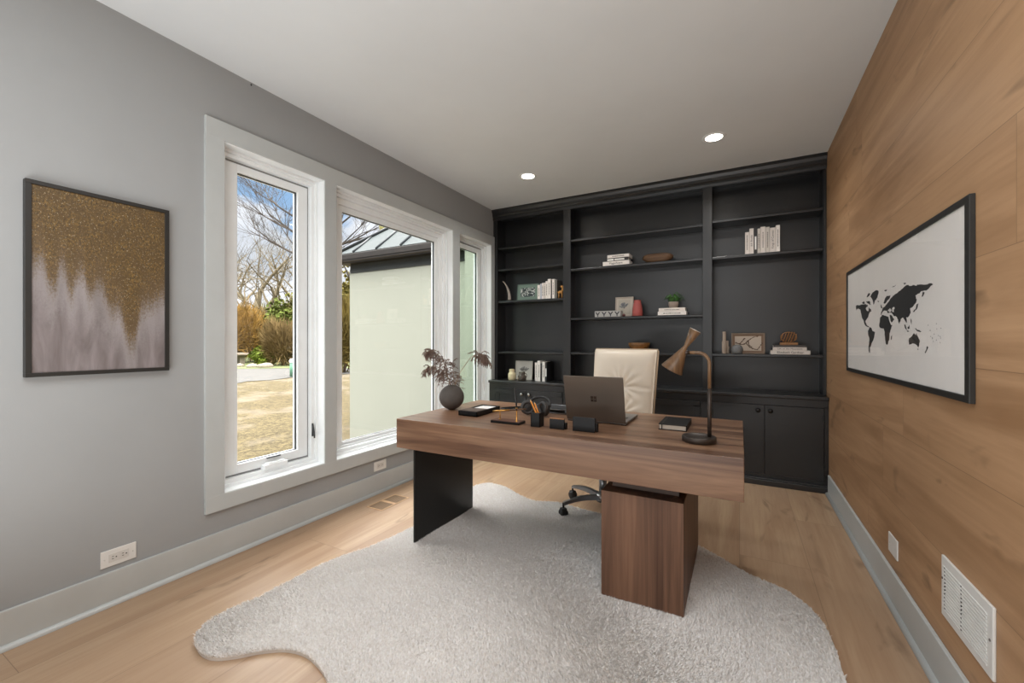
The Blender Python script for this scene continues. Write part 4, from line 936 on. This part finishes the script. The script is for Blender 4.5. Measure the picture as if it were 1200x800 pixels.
g1 = t.mix(t.rng(t.noise(v3, 12., 3, .6), .35, .65), g1, lin('#544124'), 'MIX')
g1 = t.mix(t.m('MULTIPLY', t.rng(t.noise(v3, 85., 3, .9), .60, .66), .8), g1, lin('#c7bda8'))
g1 = t.mix(t.m('MULTIPLY', t.rng(t.m('ADD', edge, t.m('MULTIPLY', t.noise(v3, 20., 2), .2)), .35, .05), .55), g1, lin('#6b5a48'))
mp2 = t.n('ShaderNodeMapping'); t.l(v3, mp2.inputs[0]); mp2.inputs['Rotation'].default_value = (0, 0, .7); mp2.inputs['Scale'].default_value = (9, 2.5, 1)
g0 = t.mix(t.rng(t.noise(mp2.outputs[0], 1., 5, .6, .6), .35, .68), lin('#6b6261'), lin('#8b8383'))
g0 = t.mix(t.rng(edge, -.22, -.03, 0, .4), g0, lin('#a5a19f'))
t.l(t.mix(fac, g0, g1), p.inputs['Base Color']); p.inputs['Roughness'].default_value = .55
ap = thing('wall_art', (XL+.03, .795, 1.062), 'black framed abstract canvas, gold above and mauve grey below, on the left wall', 'framed picture')
fr = MB(); f0, f1 = XL+.002, XL+.032
for q in ((.553, 1.037, 1.062, 1.079), (.553, 1.037, 1.845, 1.862), (.553, .571, 1.079, 1.845), (1.019, 1.037, 1.079, 1.845)): fr.box(f0, f1, *q, .0012)
fr.box(f0, f0+.004, .56, 1.03, 1.07, 1.855); fr.build('frame', M_frameblk, ap)
MB().box(f0+.004, f1-.006, .5705, 1.0195, 1.0785, 1.8455).build('canvas', M_gold, ap)

# ------------------------------------------------------------------ world map on the oak wall
mpx = thing('wall_map', (XR-.02, 2.5, 1.028), 'wide black framed world map print hung on the oak wall', 'framed picture')
fr = MB(); f0, f1 = XR-.0150, XR-.0004; Y0, Y1, Z0, Z1 = 1.777, 3.448, 1.018, 1.654
for q in ((Y0, Y1, Z0, Z0+.022), (Y0, Y1, Z1-.022, Z1), (Y0, Y0+.032, Z0+.021, Z1-.021), (Y1-.022, Y1, Z0+.021, Z1-.021)): fr.box(f0, f1, *q, .0015)
fr.build('frame', M_frameblk, mpx)
MB().box(f1-.0085, f1-.004, Y0+.01, Y1-.01, Z0+.01, Z1-.01).build('sheet', mat('map_paper', '#e4e0dc', .75, var=.015), mpx)
LAND = dict(
 namerica=[(3.097,1.415),(2.987,1.411),(2.896,1.408),(2.843,1.4),(2.843,1.393),(2.881,1.384),(2.864,1.372),(2.828,1.366),(2.822,1.386),(2.791,1.375),(2.767,1.363),(2.816,1.352),(2.832,1.336),(2.864,1.324),(2.892,1.313),(2.864,1.296),(2.812,1.28),(2.853,1.285),(2.905,1.299),(2.923,1.321),(2.964,1.337),(2.975,1.361),(2.999,1.387),(3.047,1.396),(3.089,1.386)],
 greenland=[(2.791,1.439),(2.748,1.456),(2.695,1.46),(2.644,1.451),(2.667,1.422),(2.704,1.412),(2.732,1.392),(2.748,1.416)],
 a1=[(2.864,1.442),(2.822,1.461),(2.791,1.455),(2.82,1.443)], a2=[(2.968,1.422),(2.918,1.425),(2.901,1.412),(2.941,1.412)], a3=[(2.875,1.42),(2.801,1.416),(2.785,1.394),(2.822,1.404)],
 samerica=[(2.801,1.282),(2.771,1.277),(2.756,1.259),(2.709,1.254),(2.723,1.226),(2.756,1.205),(2.781,1.183),(2.801,1.177),(2.799,1.147),(2.824,1.152),(2.828,1.177),(2.808,1.216),(2.836,1.244),(2.836,1.263)],
 africa=[(2.631,1.295),(2.622,1.318),(2.588,1.332),(2.538,1.326),(2.494,1.32),(2.475,1.296),(2.457,1.281),(2.436,1.278),(2.46,1.26),(2.475,1.243),(2.478,1.224),(2.498,1.195),(2.525,1.193),(2.541,1.215),(2.546,1.245),(2.558,1.267),(2.614,1.271),(2.636,1.282)],
 madagascar=[(2.454,1.229),(2.44,1.235),(2.443,1.218),(2.457,1.213)],
 eurasia=[(2.614,1.335),(2.596,1.349),(2.579,1.363),(2.546,1.369),(2.514,1.378),(2.483,1.388),(2.452,1.401),(2.416,1.408),(2.373,1.413),(2.332,1.42),(2.286,1.431),(2.243,1.434),(2.219,1.427),(2.161,1.422),(2.128,1.421),(2.076,1.415),(2.026,1.414),(1.991,1.406),(2.017,1.4),(2.046,1.392),(2.076,1.393),(2.102,1.394),(2.117,1.387),(2.159,1.383),(2.144,1.368),(2.152,1.356),(2.184,1.342),(2.216,1.34),(2.209,1.319),(2.237,1.305),(2.261,1.302),(2.25,1.282),(2.28,1.296),(2.299,1.306),(2.325,1.301),(2.346,1.281),(2.359,1.3),(2.38,1.313),(2.418,1.319),(2.437,1.33),(2.463,1.335),(2.506,1.337),(2.514,1.349),(2.546,1.351),(2.585,1.344),(2.6,1.334)],
 scandinavia=[(2.568,1.388),(2.546,1.403),(2.514,1.416),(2.463,1.413),(2.478,1.4),(2.509,1.395),(2.53,1.385),(2.555,1.383)], arabia=[(2.475,1.325),(2.445,1.324),(2.407,1.303),(2.445,1.29),(2.463,1.305)],
 japan=[(2.186,1.323),(2.156,1.33),(2.148,1.344),(2.128,1.352),(2.137,1.335),(2.172,1.32)], kamchatka=[(2.096,1.373),(2.081,1.39),(2.068,1.386),(2.086,1.372)],
 sumatra=[(2.283,1.277),(2.273,1.276),(2.253,1.255),(2.226,1.247),(2.245,1.245),(2.274,1.262)], borneo=[(2.245,1.265),(2.224,1.272),(2.222,1.258),(2.24,1.256)], papua=[(2.167,1.257),(2.128,1.25),(2.098,1.243),(2.139,1.246)],
 australia=[(2.231,1.214),(2.201,1.226),(2.172,1.239),(2.156,1.23),(2.148,1.239),(2.128,1.221),(2.112,1.207),(2.128,1.184),(2.161,1.197),(2.195,1.199),(2.225,1.193)],
 nz=[(2.046,1.19),(2.033,1.186),(2.044,1.176),(2.059,1.164),(2.066,1.166),(2.051,1.178)], uk=[(2.617,1.384),(2.596,1.377),(2.585,1.365),(2.605,1.367)],
 sval=[(2.555,1.443),(2.503,1.447),(2.527,1.438)], nov=[(2.445,1.448),(2.384,1.452),(2.416,1.445)], sev=[(2.299,1.451),(2.26,1.443),(2.28,1.44)], tas=[(2.139,1.179),(2.126,1.179),(2.131,1.174)], phil=[(2.21,1.298),(2.198,1.289),(2.2,1.274),(2.208,1.285)], ice=[(2.662,1.405),(2.636,1.403),(2.644,1.398),(2.658,1.4)])
MM = Matrix(((0, 0, -1, f1-.0086), (1, 0, 0, 0), (0, 1, 0, 0), (0, 0, 0, 1)))
mb = MB(); r = random.Random(2); KS = 1.0378
SC = lambda P_: [(a*KS, 1.2067+(b-1.2067)*KS) for a, b in P_]
for k, poly in LAND.items():
    poly = SC(poly)
    rough = []
    for i in range(len(poly)):
        a, b = poly[i], poly[(i+1) % len(poly)]; rough.append(a)
        if math.hypot(a[0]-b[0], a[1]-b[1]) > .02:
            for q in (.33, .66): rough.append((a[0]+(b[0]-a[0])*q+r.uniform(-.004, .004), a[1]+(b[1]-a[1])*q+r.uniform(-.003, .003)))
    mb.prism(rough, .0004, MM)
for _i in range(16):
    a, b = 2.16-.13*r.random()-.05, 1.20+.075*r.random(); mb.prism([(a, b), (a+.006, b+.001), (a+.003, b+.004)], .0004, MM)
mb.build('land_masses', M_ink, mpx)
ws = MB()
for poly in ([(2.5,1.348),(2.467,1.356),(2.445,1.345),(2.467,1.337)], [(2.437,1.355),(2.413,1.358),(2.401,1.351),(2.418,1.345),(2.413,1.335),(2.436,1.338)]): ws.prism(SC(poly), .0003, MM @ T(0, 0, .0003))
ws.build('inland_seas', mat('map_paper2', '#e4e0dc', .75), mpx)
MB().box(f0+.003, f0+.0045, Y0+.02, Y1-.02, Z0+.015, Z1-.015).build('glazing', glass_mat('picture_glass', refl=.3), mpx)

# ------------------------------------------------------------------ outlets, plates, vents
def outlet(y0, y1, z0, z1, label):
    ot = thing('wall_outlet', (XL, (y0+y1)/2, z0), label, 'outlet')
    MB().box(XL, XL+.006, y0, y1, z0, z1, .002).build('cover_plate', M_plate, ot)
    ym = (y0+y1)/2; zm = (z0+z1)/2; MB().box(XL+.004, XL+.0078, ym-.036, ym+.036, zm-.019, zm+.019, .001).build('socket_insert', M_socket, ot)
    for q in (-.018, .018):
        MB().box(XL+.007, XL+.0083, ym+q-.008, ym+q-.001, zm+.004, zm+.0065).box(XL+.007, XL+.0083, ym+q-.008, ym+q-.001, zm-.0065, zm-.004).build('slot', M_slot, ot)
        MB().tube([(XL+.007, ym+q+.008, zm), (XL+.0083, ym+q+.008, zm)], .0028, 8).build('ground_hole', M_slot, ot)
    for q in (-.051, .051): MB().tube([(XL+.005, ym+q, zm), (XL+.0066, ym+q, zm)], .003, 10).build('screw', M_socket, ot)
outlet(.787, .915, .175, .251, 'white double outlet low on the left wall below the gold picture')
outlet(2.405, 2.533, .176, .250, 'white double outlet under the middle window near the floor vent')
bp2 = thing('blank_plate', (XR, 2.54, .22), 'white blank wall plate low on the oak wall', 'wall plate')
MB().box(XR-.006, XR, 2.478, 2.603, .222, .310, .002).build('plate', M_plate, bp2)
for q in (2.50, 2.58): MB().tube([(XR-.0055, q, .266), (XR-.0068, q, .266)], .003, 10).build('screw', M_socket, bp2)
vg = thing('wall_vent', (XR, 1.79, .275), 'white perforated return air grille on the oak wall at the right edge', 'vent')
vy0, vy1, vz0, vz1 = 1.661, 1.999, .262, .468
MB().box(XR-.008, XR, vy0, vy1, vz0, vz1, .0025).build('grille_frame', M_plate, vg)
for i in range(14):
    zz = vz0+.026+i*.0112; MB().box(XR-.0102, XR-.0075, vy0+.03, vy1-.018, zz-.0034, zz+.0034, .001).build('slat', M_plate, vg)
for yc in (vy1-.034, vy1-.155):
    for i in range(12): zz = vz0+.034+i*.0125; MB().tube([(XR-.0085, yc, zz), (XR-.0108, yc, zz)], .0028, 8).build('perforation', M_slot, vg)
for q in ((vy0+.014, .37), (vy1-.010, .39)): MB().tube([(XR-.007, q[0], q[1]), (XR-.0095, q[0], q[1])], .004, 10).build('screw', M_inklite, vg)
fv = thing('floor_vent', (-2.32, 2.335, 0), 'flush wooden floor vent by the left baseboard', 'vent')
M_ventw = wood('vent_wood', 'y', lin('#b38b63'), lin('#cba881'), lin('#d8b893'), .45, knots=False)
for a, b in ((2.203, 2.322), (2.350, 2.470)):
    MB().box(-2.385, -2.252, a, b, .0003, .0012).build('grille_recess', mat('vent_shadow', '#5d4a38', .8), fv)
    for i in range(7): q = -2.385+.133*(i+.5)/7; MB().box(q-.0058, q+.0058, a, b, .0008, .0022).build('slat', mat('vent_slat', '#8d7458', .6), fv)
MB().box(-2.395, -2.385, 2.193, 2.48, .0002, .0026).box(-2.252, -2.242, 2.193, 2.48, .0002, .0026).box(-2.395, -2.242, 2.193, 2.203, .0002, .0026).box(-2.395, -2.242, 2.47, 2.48, .0002, .0026).box(-2.395, -2.242, 2.322, 2.350, .0002, .0026).build('frame', M_ventw, fv)

# ------------------------------------------------------------------ recessed ceiling lights
CANW = 44.0
for i, (x_, y_, lab) in enumerate(((-.170, 3.505, 'round recessed ceiling light nearer the oak wall'), (-1.728, 3.505, 'round recessed ceiling light nearer the windows'))):
    cl_ = thing('recessed_light', (x_, y_, H), lab, 'ceiling light', 'recessed ceiling lights')
    MB().lathe([(.058, -.002), (.078, -.004), (.084, -.001), (.084, .0)], 40, T(x_, y_, H)).build('trim_ring', M_vinyl, cl_)
    MB().lathe([(0, -.0022), (.059, -.0022)], 40, T(x_, y_, H)).build('lens', mat('lit_lens', '#fff6e8', .5, emit='#fff4e4', es=9.), cl_)
    ldt = bpy.data.lights.new('downlight', 'SPOT'); ldt.energy = CANW; ldt.spot_size = math.radians(150); ldt.spot_blend = 1.; ldt.shadow_soft_size = .06; ldt.color = (1, .975, .94)
    lo_ = bpy.data.objects.new('downlight', ldt); C.objects.link(lo_); lo_.location = (0, 0, -.012); lo_.parent = cl_
tag(MB().box(XL+.001, XL+.004, 1.452, 1.458, 2.72, 2.729).build('wall_hook', M_slot), 'tiny dark picture hook high on the left wall above the first window', 'hook')
